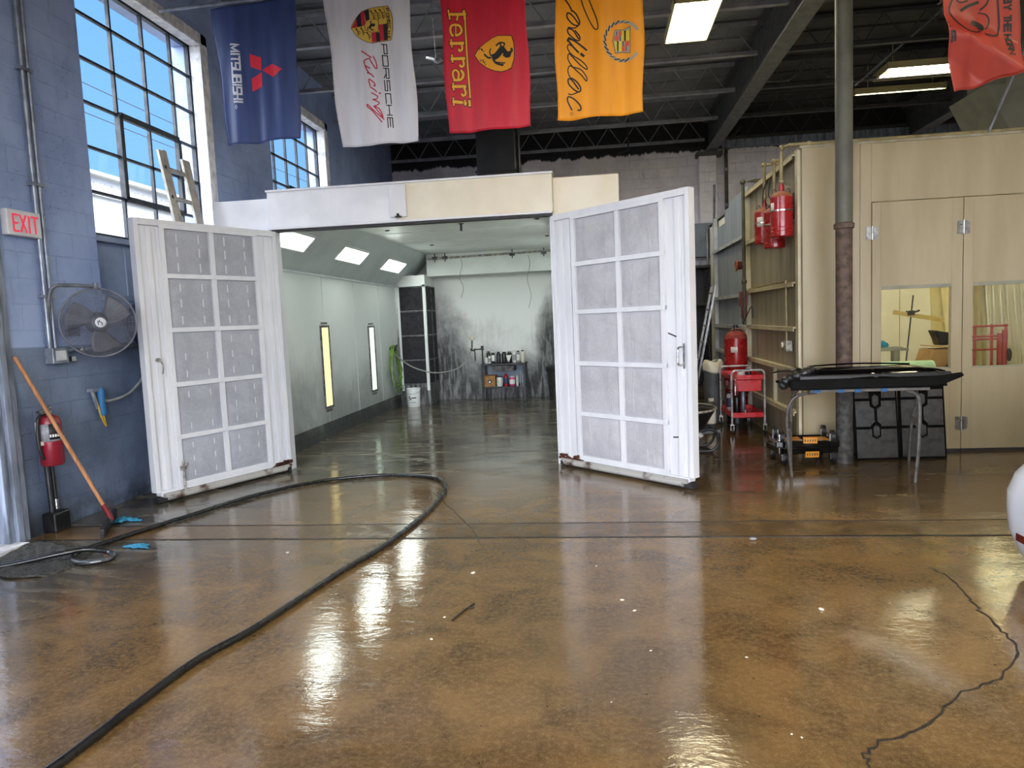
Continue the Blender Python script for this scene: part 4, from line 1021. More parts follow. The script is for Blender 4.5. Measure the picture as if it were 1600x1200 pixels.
pipe('tank_pipe', 'tan pipe rising from the nearest red tank and over the top of the tan booth', [(1.995, 7.97, 2.88), (1.995, 7.97, 3.245), (2.06, 7.86, 3.25), (2.6, 7.86, 3.245), (8.2, 7.86, 3.245)], 0.02, 'pipe_tan', ((1.995, 7.97, 2.9), (2.0, 7.95, 3.245), (2.25, 7.86, 3.248)))
pipe('tank_pipe', 'second tan pipe directly behind the nearest tank’s pipe', [(2.03, 8.42, 2.79), (2.03, 8.42, 3.20), (2.2, 8.42, 3.24), (2.6, 8.42, 3.24)], 0.02, 'pipe_tan', ((2.03, 8.42, 2.82), (2.03, 8.42, 3.2)))
pipe('tank_pipe', 'tan pipe rising from the left labelled red tank to the booth roof', [(2.02, 8.85, 2.85), (2.02, 8.85, 3.25), (2.3, 8.85, 3.27), (2.6, 8.85, 3.27)], 0.02, 'pipe_tan', ((2.02, 8.85, 2.88), (2.02, 8.85, 3.25)))
pipe('tank_pipe', 'tall olive pipe running from the floor tank up to the booth roof', [(2.03, 10.12, 1.36), (2.03, 10.12, 3.29), (2.2, 10.12, 3.30), (2.6, 10.12, 3.30)], 0.024, 'pipe_olive', ((2.03, 10.12, 3.29), (2.03, 10.12, 1.95)))
cb_ = catmull([(2.0, 8.85, 2.8), (1.98, 8.7, 2.95), (2.02, 8.6, 3.02), (2.0, 8.55, 2.85), (2.04, 8.5, 2.75), (2.0, 8.62, 2.72), (2.02, 8.5, 2.66)], 6)
solo(MB().tube(cb_, 0.006, 6), 'cable', 'ink', 'thin black cable looping between the red tanks', 'cable', smooth=True)
# round red-brown bell and pull boxes on the far side sheet
bl_ = thing('alarm_bell', 'rusty round alarm fitting on the grey rear side sheet', 'alarm', (2.12, 10.9, 2.22))
part(MB().cyl((2.17, 10.9, 2.22), (2.08, 10.9, 2.22), 0.06, n=20), 'gong', 'red_dark', bl_, smooth=True)
part(MB().tube([(2.075, 10.9 + 0.07 * cos(a), 2.22 + 0.07 * sin(a)) for a in [2 * pi * k / 16 for k in range(16)]], 0.012, 6, closed=True), 'rim', 'dust_top', bl_, smooth=True)
pb2 = thing('pull_box', 'small dark red box on the olive pipe with a hanging cable', 'box', (2.04, 10.3, 1.72))
part(MB().bx(2.0, 10.22, 1.62, 2.10, 10.36, 1.82).bx(2.02, 10.25, 1.45, 2.09, 10.33, 1.62), 'box_body', 'red_dark', pb2, bevel=0.005)
part(MB().tube(catmull([(2.03, 10.28, 1.45), (2.0, 10.1, 1.38), (2.02, 9.9, 1.50), (2.05, 9.75, 1.6), (2.06, 9.75, 1.45)], 6), 0.007, 6), 'cable', 'ink', pb2, smooth=True)
part(MB().cyl((2.12, 10.75, 2.15), (2.12, 10.3, 1.8), 0.008, n=6), 'link', 'pipe_tan', pb2)
eb = thing('switch_box', 'small steel switch box with vertical conduit on the tan booth side', 'switch box', (2.1, 8.26, 1.15))
part(MB().bx(2.08, 8.17, 1.08, 2.15, 8.34, 1.2), 'box_body', 'alu_dirty', eb, bevel=0.005)
part(MB().tube([(2.11, 8.26, 1.2), (2.11, 8.26, 1.86), (2.11, 9.4, 1.86), (2.11, 10.2, 1.84)], 0.012, 8), 'conduit', 'pipe_tan', eb, smooth=True)
part(MB().cyl((2.08, 8.3, 1.15), (2.06, 8.3, 1.15), 0.03, n=12), 'knob', 'bag_white', eb, smooth=True)

# red pressure tank on the aisle floor
pt = thing('pressure_tank', 'large red pressure tank standing behind the red tool cart', 'tank', (1.93, 10.25, 0))
part(MB().lathe([(0.14, 0.12), (0.155, 0.16), (0.155, 1.17)], (0, 0, 0), 28), 'tank_body', 'red_paint', pt, world=False, smooth=True)
part(MB().lathe([(0.155, 1.17), (0.145, 1.22), (0.10, 1.26), (0.04, 1.28), (0, 1.28)], (0, 0, 0), 28), 'dome', 'dust_red', pt, world=False, smooth=True)
part(MB().cyl((0, 0, 1.27), (0, 0, 1.36), 0.03, n=12).box((0, 0, 1.33), (0.12, 0.03, 0.03)), 'valve', 'steel_dark', pt, world=False, smooth=True)
part(MB().tube([(0.09 * cos(a), -0.08, 1.27 + 0.04 * sin(a)) for a in [pi * k / 8 for k in range(9)]], 0.006, 6), 'lifting_ring', 'dust_top', pt, world=False, smooth=True)
part(MB().lathe([(0.12, 0), (0.14, 0.0), (0.14, 0.13), (0.12, 0.13)], (0, 0, 0), 20), 'foot_ring', 'steel_dark', pt, world=False)
wrap(pt, 0.157, -2.2, -1.6, 0.98, 1.06, 'label_white')
# red tool cart
ct = thing('tool_cart', 'red two-tier tool cart on casters with chrome posts in the right aisle', 'tool cart', (1.86, 9.55, 0))
def tray(z0, z1, x0=1.665, x1=2.065, y0=9.15, y1=9.96, w=0.012):
    return MB().bx(x0, y0, z0, x1, y1, z0 + w).bx(x0, y0, z0, x1, y0 + w, z1).bx(x0, y1 - w, z0, x1, y1, z1).bx(x0, y0, z0, x0 + w, y1, z1).bx(x1 - w, y0, z0, x1, y1, z1)
part(tray(0.68, 0.745), 'top_tray', 'red_bright', ct, bevel=0.003)
part(tray(0.20, 0.27), 'lower_tray', 'red_bright', ct, bevel=0.003)
dw = part(MB().bx(1.70, 9.16, 0.54, 2.03, 9.90, 0.68), 'drawer', 'red_bright', ct, bevel=0.003)
part(MB().bx(1.665, 9.30, 0.55, 1.70, 9.66, 0.66).bx(1.64, 9.40, 0.60, 1.70, 9.60, 0.66), 'drawer_handle', 'red_dark', dw)
for y in (9.15, 9.96):
    arch = [(1.665, y, 0.12), (1.665, y, 0.74)] + [(1.715 + 0.05 * cos(a), y, 0.755 + 0.05 * sin(a)) for a in [pi - pi / 2 * k / 4 for k in range(5)]] + [(2.015 + 0.05 * cos(a), y, 0.755 + 0.05 * sin(a)) for a in [pi / 2 - pi / 2 * k / 4 for k in range(5)]] + [(2.065, y, 0.74), (2.065, y, 0.12)]
    part(MB().tube(arch, 0.013, 8), 'post_frame', 'post_chrome', ct, smooth=True)
def caster(par, x, y, r=0.04, z=None):
    z = r if z is None else z
    c_ = part(MB().cyl((x - 0.013, y, z), (x + 0.013, y, z), r, n=16), 'caster', 'rubber', par, smooth=True)
    part(MB().bx(x - 0.022, y - 0.014, z, x - 0.016, y + 0.014, z + r + 0.03).bx(x + 0.016, y - 0.014, z, x + 0.022, y + 0.014, z + r + 0.03).bx(x - 0.022, y - 0.02, z + r + 0.02, x + 0.022, y + 0.02, z + r + 0.035), 'fork', 'post_chrome', c_)
    return c_
for x in (1.665, 2.065):
    for y in (9.15, 9.96): caster(ct, x, y, 0.045)
sb = thing('spray_bottle', 'clear spray bottle with an orange trigger hooked on the cart’s left front post', 'spray bottle', (1.70, 9.105, 0.48))
part(MB().lathe([(0.036, 0), (0.04, 0.01), (0.04, 0.13), (0.03, 0.16), (0.014, 0.21), (0.014, 0.23)], (0, 0, 0), 16), 'bottle_body', 'clear_plastic', sb, world=False, smooth=True)
part(MB().bx(-0.015, -0.02, 0.23, 0.02, 0.04, 0.27).bx(0.0, -0.05, 0.25, 0.015, -0.02, 0.27), 'trigger', 'dust_top', sb, world=False, bevel=0.004)
can('jar', 'small white-lidded jar at the back right of the cart top', 'jar', 1.99, 9.75, 0.692, 0.03, 0.10, 'satin_black', 'label_white', None, group='items on the tool cart')
can('bottle', 'black bottle lying near the front of the cart top', 'bottle', 1.93, 9.4, 0.692, 0.028, 0.09, 'plastic_black', 'plastic_black', None, group='items on the tool cart')
can('jar', 'white tub in the middle of the cart top', 'tub', 1.84, 9.45, 0.692, 0.05, 0.08, 'bucket_white', 'bag_white', None, group='items on the tool cart')
can('bottle', 'white bottle with blue cap standing on the cart’s lower tray', 'bottle', 1.75, 9.8, 0.212, 0.035, 0.26, 'label_white', 'blue_dark', 'blue_dark', group='items on the tool cart', neck=0.018)
can('bottle', 'dark bottle on the cart’s lower tray behind the posts', 'bottle', 1.80, 9.55, 0.212, 0.045, 0.25, 'plastic_black', 'steel_dark', None, group='items on the tool cart', neck=0.02)
can('bottle', 'grey tall bottle at the back of the cart’s lower tray', 'bottle', 1.93, 9.8, 0.212, 0.03, 0.30, 'conduit', 'conduit', None, group='items on the tool cart', neck=0.016)
solo(MB().bx(1.86, 9.25, 0.212, 1.97, 9.33, 0.245).cyl((1.85, 9.27, 0.212), (1.85, 9.27, 0.29), 0.012, n=8), 'battery_tool', 'label_grey', 'small grey tool lying at the front of the cart’s lower tray', 'tool')
# dustbin with bag, jug, ladder, wheelbarrow
db = thing('dustbin', 'narrow grey dustbin with a white bag over its rim left of the red cart', 'bin', (1.60, 10.2, 0))
part(MB().lathe([(0.09, 0), (0.115, 0.02), (0.125, 0.78), (0.13, 0.80)], (0, 0, 0), 20), 'bin_body', 'bin_grey', db, world=False, smooth=True)
part(MB().grid(lambda u, v: Vector(((0.135 + 0.01 * sin(u * 40) * v) * cos(2 * pi * u) * (1 - 0.75 * max(0, v - 0.5)), (0.135 + 0.01 * sin(u * 40) * v) * sin(2 * pi * u) * (1 - 0.75 * max(0, v - 0.5)), 0.72 + 0.2 * min(v, 0.75) + 0.02 * sin(u * 14))), 48, 8), 'bin_bag', 'bag_white', db, world=False, smooth=True, solid=0.003)
can('jug', 'pale jug with dark base standing between dustbin and wheelbarrow', 'jug', 1.47, 9.55, 0.0, 0.06, 0.42, 'pipe_olive', 'bag_white', 'bag_white', group='jugs in the aisle', neck=0.03)
ld = thing('ladder', 'aluminium ladder leaning behind the right booth door in the aisle', 'ladder', (1.7, 12.2, 0))
for y in (12.0, 12.42):
    q = MB().bar((1.55, y, 0.0), (1.95, y, 1.98), 0.075, 0.03)
    part(q, 'stile', 'alu', ld)
for k in range(7):
    s_ = (0.25 + k * 0.27) / 1.98
    part(MB().cyl((1.55 + 0.4 * s_, 11.985, 1.98 * s_), (1.55 + 0.4 * s_, 12.435, 1.98 * s_), 0.017, n=8), 'rung', 'alu_dirty', ld, smooth=True)
    part(MB().cyl((1.55 + 0.4 * s_, 11.98, 1.98 * s_), (1.55 + 0.4 * s_, 11.984, 1.98 * s_), 0.02, n=10), 'rung_end', 'ink', ld, smooth=True)
wbw = thing('wheelbarrow', 'black wheelbarrow half hidden behind the right booth door', 'wheelbarrow', (1.05, 8.05, 0))
tub = MB()
tub.grid(lambda u, v: Vector((0.98 + (0.16 + 0.16 * v) * cos(2 * pi * u), 8.15 + (0.28 + 0.16 * v) * sin(2 * pi * u), 0.22 + 0.26 * v)), 32, 4)
tub.prism([(0.98 + 0.16 * cos(2 * pi * k / 32), 8.15 + 0.28 * sin(2 * pi * k / 32), 0.215) for k in range(32)], (0, 0, 0.006))
part(tub, 'tub', 'plastic_black', wbw, smooth=True, solid=0.006)
part(MB().tube([(0.98 + 0.322 * cos(2 * pi * k / 32), 8.15 + 0.442 * sin(2 * pi * k / 32), 0.482) for k in range(32)], 0.012, 7, closed=True), 'rim', 'alu_dirty', wbw, smooth=True)
lp = [(1.10, 7.95, 0.24), (1.22, 7.95, 0.26), (1.29, 7.95, 0.20), (1.30, 7.95, 0.11), (1.24, 7.95, 0.03), (1.12, 7.95, 0.015), (0.95, 7.98, 0.02)]
part(MB().tube(catmull(lp, 6), 0.016, 8), 'leg_loop', 'steel_dark', wbw, smooth=True)
part(MB().tube(catmull([(x, y + 0.35, z) for x, y, z in lp], 6), 0.016, 8), 'leg_loop', 'steel_dark', wbw, smooth=True)
part(MB().cyl((0.62, 8.12, 0.15), (0.62, 8.18, 0.15), 0.15, n=24), 'wheel', 'rubber', wbw, smooth=True)
part(MB().bar((0.62, 8.08, 0.15), (1.32, 7.97, 0.24), 0.03).bar((0.62, 8.22, 0.15), (1.32, 8.33, 0.24), 0.03), 'frame', 'steel_dark', wbw)
part(MB().cyl((0.78, 7.72, 0.12), (0.78, 7.72, 0.36), 0.02, n=8).bar((1.08, 7.96, 0.24), (1.12, 7.95, 0.18), 0.04), 'bracket', 'alu_dirty', wbw)
# back-wall fittings in the aisle
bp = thing('electrical_panel', 'blue-grey electrical panel on the back wall at the end of the aisle', 'electrical panel', (2.2, 15.6, 3.0))
part(MB().bx(1.95, 15.45, 2.72, 2.48, 15.7, 3.42), 'cabinet', 'panel_blue_grey', bp, bevel=0.01)
part(MB().bx(2.0, 15.44, 2.85, 2.07, 15.45, 3.05), 'breaker_window', 'red_dark', bp)
part(MB().tube([(2.36, 15.42, 1.8), (2.36, 15.42, 3.35), (2.5, 15.42, 3.42), (2.53, 15.5, 4.2)], 0.025, 8), 'conduit', 'conduit', bp, smooth=True)
sh = thing('storage_rack', 'dark storage rack in the shadow at the end of the aisle', 'rack', (1.9, 15.0, 0))
for x in (1.5, 2.3): part(MB().bx(x - 0.03, 14.7, 0, x + 0.03, 14.76, 2.5).bx(x - 0.03, 15.3, 0, x + 0.03, 15.36, 2.5), 'upright', 'satin_black', sh)
for z in (0.9, 1.7, 2.45): part(MB().bx(1.47, 14.68, z, 2.33, 15.38, z + 0.05), 'shelf', 'satin_black', sh)
part(MB().bx(1.5, 15.36, 0.1, 2.3, 15.4, 2.45), 'back_sheet', 'satin_black', sh)
cdt = thing('wall_conduit', 'dark conduit dropping down the back wall right of the girder', 'conduit', (2.86, 15.9, 4))
part(MB().tube([(3.1, 15.6, 5.4), (2.88, 15.93, 5.1), (2.86, 15.96, 4.9), (2.86, 15.96, 2.5)], 0.035, 10), 'tube', 'conduit_dark', cdt, smooth=True)
for z in (4.55, 3.8): part(MB().cyl((2.86, 15.96, z), (2.86, 15.96, z + 0.07), 0.04, n=10), 'coupling', 'conduit', cdt)
solo(MB().tube([(0.75, 14.9, 5.65), (0.75, 14.9, 4.9), (0.55, 14.9, 4.84)], 0.018, 8), 'vent_pipe', 'duct_black', 'short black pipe hanging from the roof in front of the back wall', 'pipe', smooth=True)

# steel column
co = thing('steel_column', 'round steel column from floor to roof with a rusty lower half and flange', 'column', (2.415, 7.32, 0))
part(MB().cyl((2.415, 7.32, 2.34), (2.415, 7.32, 5.62), 0.079, n=32), 'upper_tube', 'column_grey', co, smooth=True)
part(MB().cyl((2.415, 7.32, 0.8), (2.415, 7.32, 2.34), 0.077, n=32), 'lower_tube', 'column_rust', co, smooth=True)
part(MB().cyl((2.415, 7.32, 0.0), (2.415, 7.32, 0.8), 0.079, n=32), 'base_tube', 'column_worn', co, smooth=True)
part(MB().lathe([(0.08, 2.30), (0.092, 2.305), (0.094, 2.35), (0.08, 2.36)], (2.415, 7.32, 0), 32), 'flange', 'column_rust', co, smooth=True)

# folding table with car hood
ft = thing('folding_table', 'grey folding table with bent tube legs and blue tape under the black hood', 'table', (2.35, 6.85, 0))
part(MB().prism([(1.86, 6.52, 0.80), (2.84, 6.46, 0.80), (2.92, 7.12, 0.80), (1.92, 7.16, 0.80)], (0, 0, 0.028)), 'table_top', 'table_grey', ft, bevel=0.006)
for a, b_ in ((0.03, 0.09), (0.24, 0.29), (0.38, 0.43), (0.60, 0.65)):
    x0, x1 = 1.86 + 0.98 * a, 1.86 + 0.98 * b_; y = 6.52 - 0.06 * a
    part(MB().bx(x0, y - 0.006, 0.797, x1, y + 0.2, 0.832), 'tape', 'blue_tape', ft)
part(MB().tube(catmull([(1.95, 6.62, 0.79), (1.80, 6.63, 0.77), (1.72, 6.65, 0.68), (1.70, 6.67, 0.5), (1.75, 6.71, 0.0)], 6), 0.014, 8), 'leg', 'table_leg', ft, smooth=True)
part(MB().tube(catmull([(2.03, 7.08, 0.79), (1.93, 7.09, 0.78), (1.87, 7.10, 0.70), (1.85, 7.11, 0.5), (1.85, 7.13, 0.0)], 6), 0.014, 8), 'leg', 'table_leg', ft, smooth=True)
part(MB().tube(catmull([(2.68, 6.55, 0.79), (2.76, 6.52, 0.75), (2.77, 6.49, 0.6), (2.74, 6.44, 0.3), (2.70, 6.40, 0.0)], 6), 0.014, 8), 'leg', 'table_leg', ft, smooth=True)
part(MB().tube(catmull([(2.80, 7.05, 0.79), (2.95, 7.10, 0.77), (3.04, 7.18, 0.66), (3.02, 7.25, 0.4), (3.02, 7.31, 0.0)], 6), 0.014, 8), 'leg', 'table_leg', ft, smooth=True)
part(MB().cyl((1.71, 6.66, 0.45), (1.85, 7.11, 0.45), 0.010, n=6).cyl((2.755, 6.47, 0.45), (3.025, 7.23, 0.45), 0.010, n=6), 'brace', 'table_leg', ft)
hd = thing('car_hood', 'glossy black car hood lying upside down on the folding table', 'car hood', (2.35, 6.8, 0.84))
def hood(u, v):
    x = 1.72 + 1.26 * u
    w_ = min(1.0, v / 0.18); k_ = max(0.0, (v - 0.18) / 0.82)
    y = 6.42 + 0.05 * w_ + 0.72 * k_ - 0.03 * sin(pi * u)
    z = 0.925 + 0.075 * w_ ** 0.7 + 0.022 * sin(pi * k_) - 0.05 * k_
    return Vector((x + 0.05 * (v - 0.5) * (1 if u > 0.5 else -1), y, z - 0.055 * max(0, (u - 0.82) / 0.18) ** 1.3 - 0.02 * max(0, (0.1 - u) / 0.1)))
part(MB().grid(hood, 40, 16), 'hood_skin', 'gloss_black', hd, smooth=True, solid=0.014)
def front(u, v):
    x = 1.66 + 1.40 * u
    taper = 1 - max(0, (u - 0.86) / 0.14) * 0.85
    return Vector((x, 6.36 + 0.04 * v, 0.845 + 0.02 * (1 - taper) * 5 + (0.085 * v) * max(taper, 0.15) + 0.03 * max(0, u - 0.9)))
part(MB().grid(front, 40, 4), 'front_strip', 'strip_black', hd, smooth=True, solid=0.02)
part(MB().bx(1.72, 6.40, 0.84, 2.95, 7.15, 0.86), 'underside', 'strip_black', hd)
part(MB().bx(1.74, 6.39, 0.90, 2.98, 6.43, 0.965).bx(2.9, 6.42, 0.92, 3.0, 7.1, 0.95), 'edge_seal', 'plastic_black', hd, bevel=0.01)
part(MB().tube(catmull([(1.62, 6.50, 0.86), (1.64, 6.45, 0.92), (1.70, 6.44, 0.95), (1.80, 6.44, 0.99), (1.88, 6.5, 1.01)], 6), [0.03, 0.04, 0.045, 0.04] * 6 + [0.03], 10).ell((1.66, 6.52, 0.90), (0.06, 0.06, 0.04)), 'wrapped_end', 'plastic_black', hd, smooth=True)
part(MB().tube(catmull([(1.88, 6.45, 1.003), (2.1, 6.5, 1.015), (2.5, 6.48, 1.008), (2.85, 6.46, 0.985), (2.96, 6.46, 0.96)], 6), 0.008, 6).tube(catmull([(1.95, 6.75, 1.02), (2.35, 6.8, 1.027), (2.8, 6.78, 1.01)], 6), 0.008, 6), 'rib', 'gloss_black', hd, smooth=True)
# moulded mats leaning under the table
def moulded_mat(label, x, y, lean, rz):
    m_ = thing('floor_mat', label, 'mat', (x, y, 0), rz, 'black mats under the table')
    R = Matrix.Rotation(-lean, 3, 'X')
    base = MB().box(R @ Vector((0, 0.014, 0.36)), (0.43, 0.016, 0.73), R=R)
    part(base, 'backing', 'mat_backing', m_, world=False)
    def plate(pts, name, h=0.014):
        cx_ = sum(a for a, _ in pts) / len(pts); cz_ = sum(b_ for _, b_ in pts) / len(pts)
        pts = [(a - math.copysign(0.006, a - cx_), b_ - math.copysign(0.006, b_ - cz_)) for a, b_ in pts]
        q = MB(); off = R @ Vector((0, -h, 0))
        q.prism([R @ Vector((a, 0.004, b_)) for a, b_ in pts], off)
        return part(q, name, 'mat_black', m_, world=False, bevel=0.003)
    plate([(-0.2, 0.33), (-0.045, 0.33), (-0.045, 0.345), (0.0, 0.385), (-0.008, 0.39), (-0.008, 0.52), (-0.05, 0.545), (-0.05, 0.60), (-0.2, 0.60)], 'upper_plate')
    plate([(0.2, 0.33), (0.045, 0.33), (0.045, 0.345), (0.008, 0.385), (0.008, 0.52), (0.05, 0.545), (0.05, 0.60), (0.2, 0.60)], 'upper_plate')
    for zc in (0.29, 0.60):
        plate([(-0.035, zc - 0.045), (0, zc - 0.07), (0.035, zc - 0.045), (0.035, zc + 0.045), (0, zc + 0.065), (-0.035, zc + 0.045)], 'hexagon_plate', 0.018)
    plate([(-0.2, 0.015), (0.2, 0.015), (0.2, 0.315), (0.05, 0.315), (0.05, 0.24), (0, 0.205), (-0.05, 0.24), (-0.05, 0.315), (-0.2, 0.315)], 'lower_plate')
    plate([(-0.2, 0.615), (-0.055, 0.615), (-0.055, 0.70), (-0.2, 0.70)], 'top_plate'); plate([(0.2, 0.615), (0.055, 0.615), (0.055, 0.70), (0.2, 0.70)], 'top_plate')
    tr = MB()
    for i in range(18):
        for j in range(12):
            a, b_ = -0.185 + i * 0.0218, 0.03 + j * 0.0245
            if abs(a) < 0.06 and b_ > 0.19: continue
            tr.box(R @ Vector((a, -0.010, b_)), (0.016, 0.004, 0.005), R=R @ Matrix.Rotation(0.7 if (i + j) % 2 else -0.7, 3, 'Y'))
    part(tr, 'tread', 'mat_black', m_, world=False)
    return m_
moulded_mat('left moulded black mat with hexagon pattern leaning under the table beside the column', 2.765, 7.40, 0.14, 0.02)
moulded_mat('right moulded black mat with hexagon pattern leaning behind the table’s right legs', 3.21, 7.42, 0.14, -0.04)
# wheel dollies, one upside down on the other
def dolly(label, x, y, z, rz, flip):
    d_ = thing('wheel_dolly', label, 'dolly', (x, y, z), rz, 'stacked wheel dollies'); d_.scale = (1.2, 1.2, 1.3)
    s_ = -1 if flip else 1
    mb = MB().box((0, 0, s_ * 0.115), (0.46, 0.30, 0.02)).box((0, -0.15, s_ * 0.105), (0.5, 0.035, 0.05)).box((0, 0.15, s_ * 0.105), (0.5, 0.035, 0.05)).box((-0.235, 0, s_ * 0.105), (0.035, 0.33, 0.05)).box((0.235, 0, s_ * 0.105), (0.035, 0.33, 0.05))
    part(mb, 'frame', 'gloss_black', d_, world=False, bevel=0.006)
    part(MB().box((-0.10, 0, s_ * 0.098), (0.16, 0.2, 0.02)).box((0.11, 0, s_ * 0.098), (0.18, 0.2, 0.02)), 'yellow_plate', 'yellow_plate', d_, world=False)
    yp = MB().box((0.02, -0.172, s_ * 0.075), (0.11, 0.006, 0.045))
    part(yp, 'name_plate', 'yellow_plate', d_, world=False)
    mk = MB()
    for k in range(5): mk.box((-0.02 + 0.02 * k, -0.1755, s_ * 0.075), (0.008, 0.002, 0.018))
    part(mk, 'plate_print', 'ink', d_, world=False)
    for i, sx in enumerate((-1, 1)):
        for j, sy in enumerate((-1, 1)):
            wx, wy = sx * 0.2, sy * 0.14
            c_ = part(MB().cyl((wx - 0.014, wy, s_ * 0.05), (wx + 0.014, wy, s_ * 0.05), 0.05, n=18), 'caster', 'rubber', d_, world=False, smooth=True)
            part(MB().box((wx - 0.02, wy, s_ * 0.065), (0.005, 0.028, 0.07)).box((wx + 0.02, wy, s_ * 0.065), (0.005, 0.028, 0.07)).cyl((wx - 0.022, wy, s_ * 0.042), (wx + 0.022, wy, s_ * 0.042), 0.012, n=8), 'fork', 'chrome', c_, world=False)
    return d_
dolly('lower black and yellow wheel dolly standing on its casters beside the column', 2.05, 7.46, 0.0, 0.08, False)
dolly('upper black and yellow wheel dolly lying wheels-up on the lower one', 2.06, 7.47, 0.335, -0.05, True)

# grey hopper duct and loose rods in the dark ceiling on the right
r = thing('hopper_duct', 'grey tapering duct above the tan booth at the right edge of the frame', 'duct', (5.1, 9.5, 3.3))
part(MB().prism([(4.68, 9.3, 4.1), (5.9, 9.3, 4.1), (5.45, 9.3, 3.5), (4.98, 9.3, 3.5)], (0, 0.9, 0)), 'hopper', 'hopper_grey', r)
part(MB().bx(4.98, 9.3, 3.2, 5.45, 10.2, 3.5), 'neck', 'hopper_grey', r)
part(MB().bx(4.9, 9.3, 4.1, 5.7, 10.2, 5.6), 'shaft', 'hopper_grey', r)
solo(MB().cyl((3.785, 11, 4.70), (4.975, 11, 5.66), 0.014, n=6), 'conduit_brace', 'conduit', 'thin pale rod slanting up in the dark ceiling right of the column', 'rod', smooth=True)
solo(MB().tube(catmull([(2.66, 11.5, 5.0), (3.0, 11.5, 5.0), (3.3, 11.5, 5.2), (3.5, 11.5, 5.05), (3.8, 11.5, 4.95), (4.2, 11.5, 5.05), (4.5, 11.5, 5.25)], 6), 0.012, 6), 'ceiling_cable', 'conduit_dark', 'loose grey cable sagging from the girder in the dark ceiling', 'cable', smooth=True)

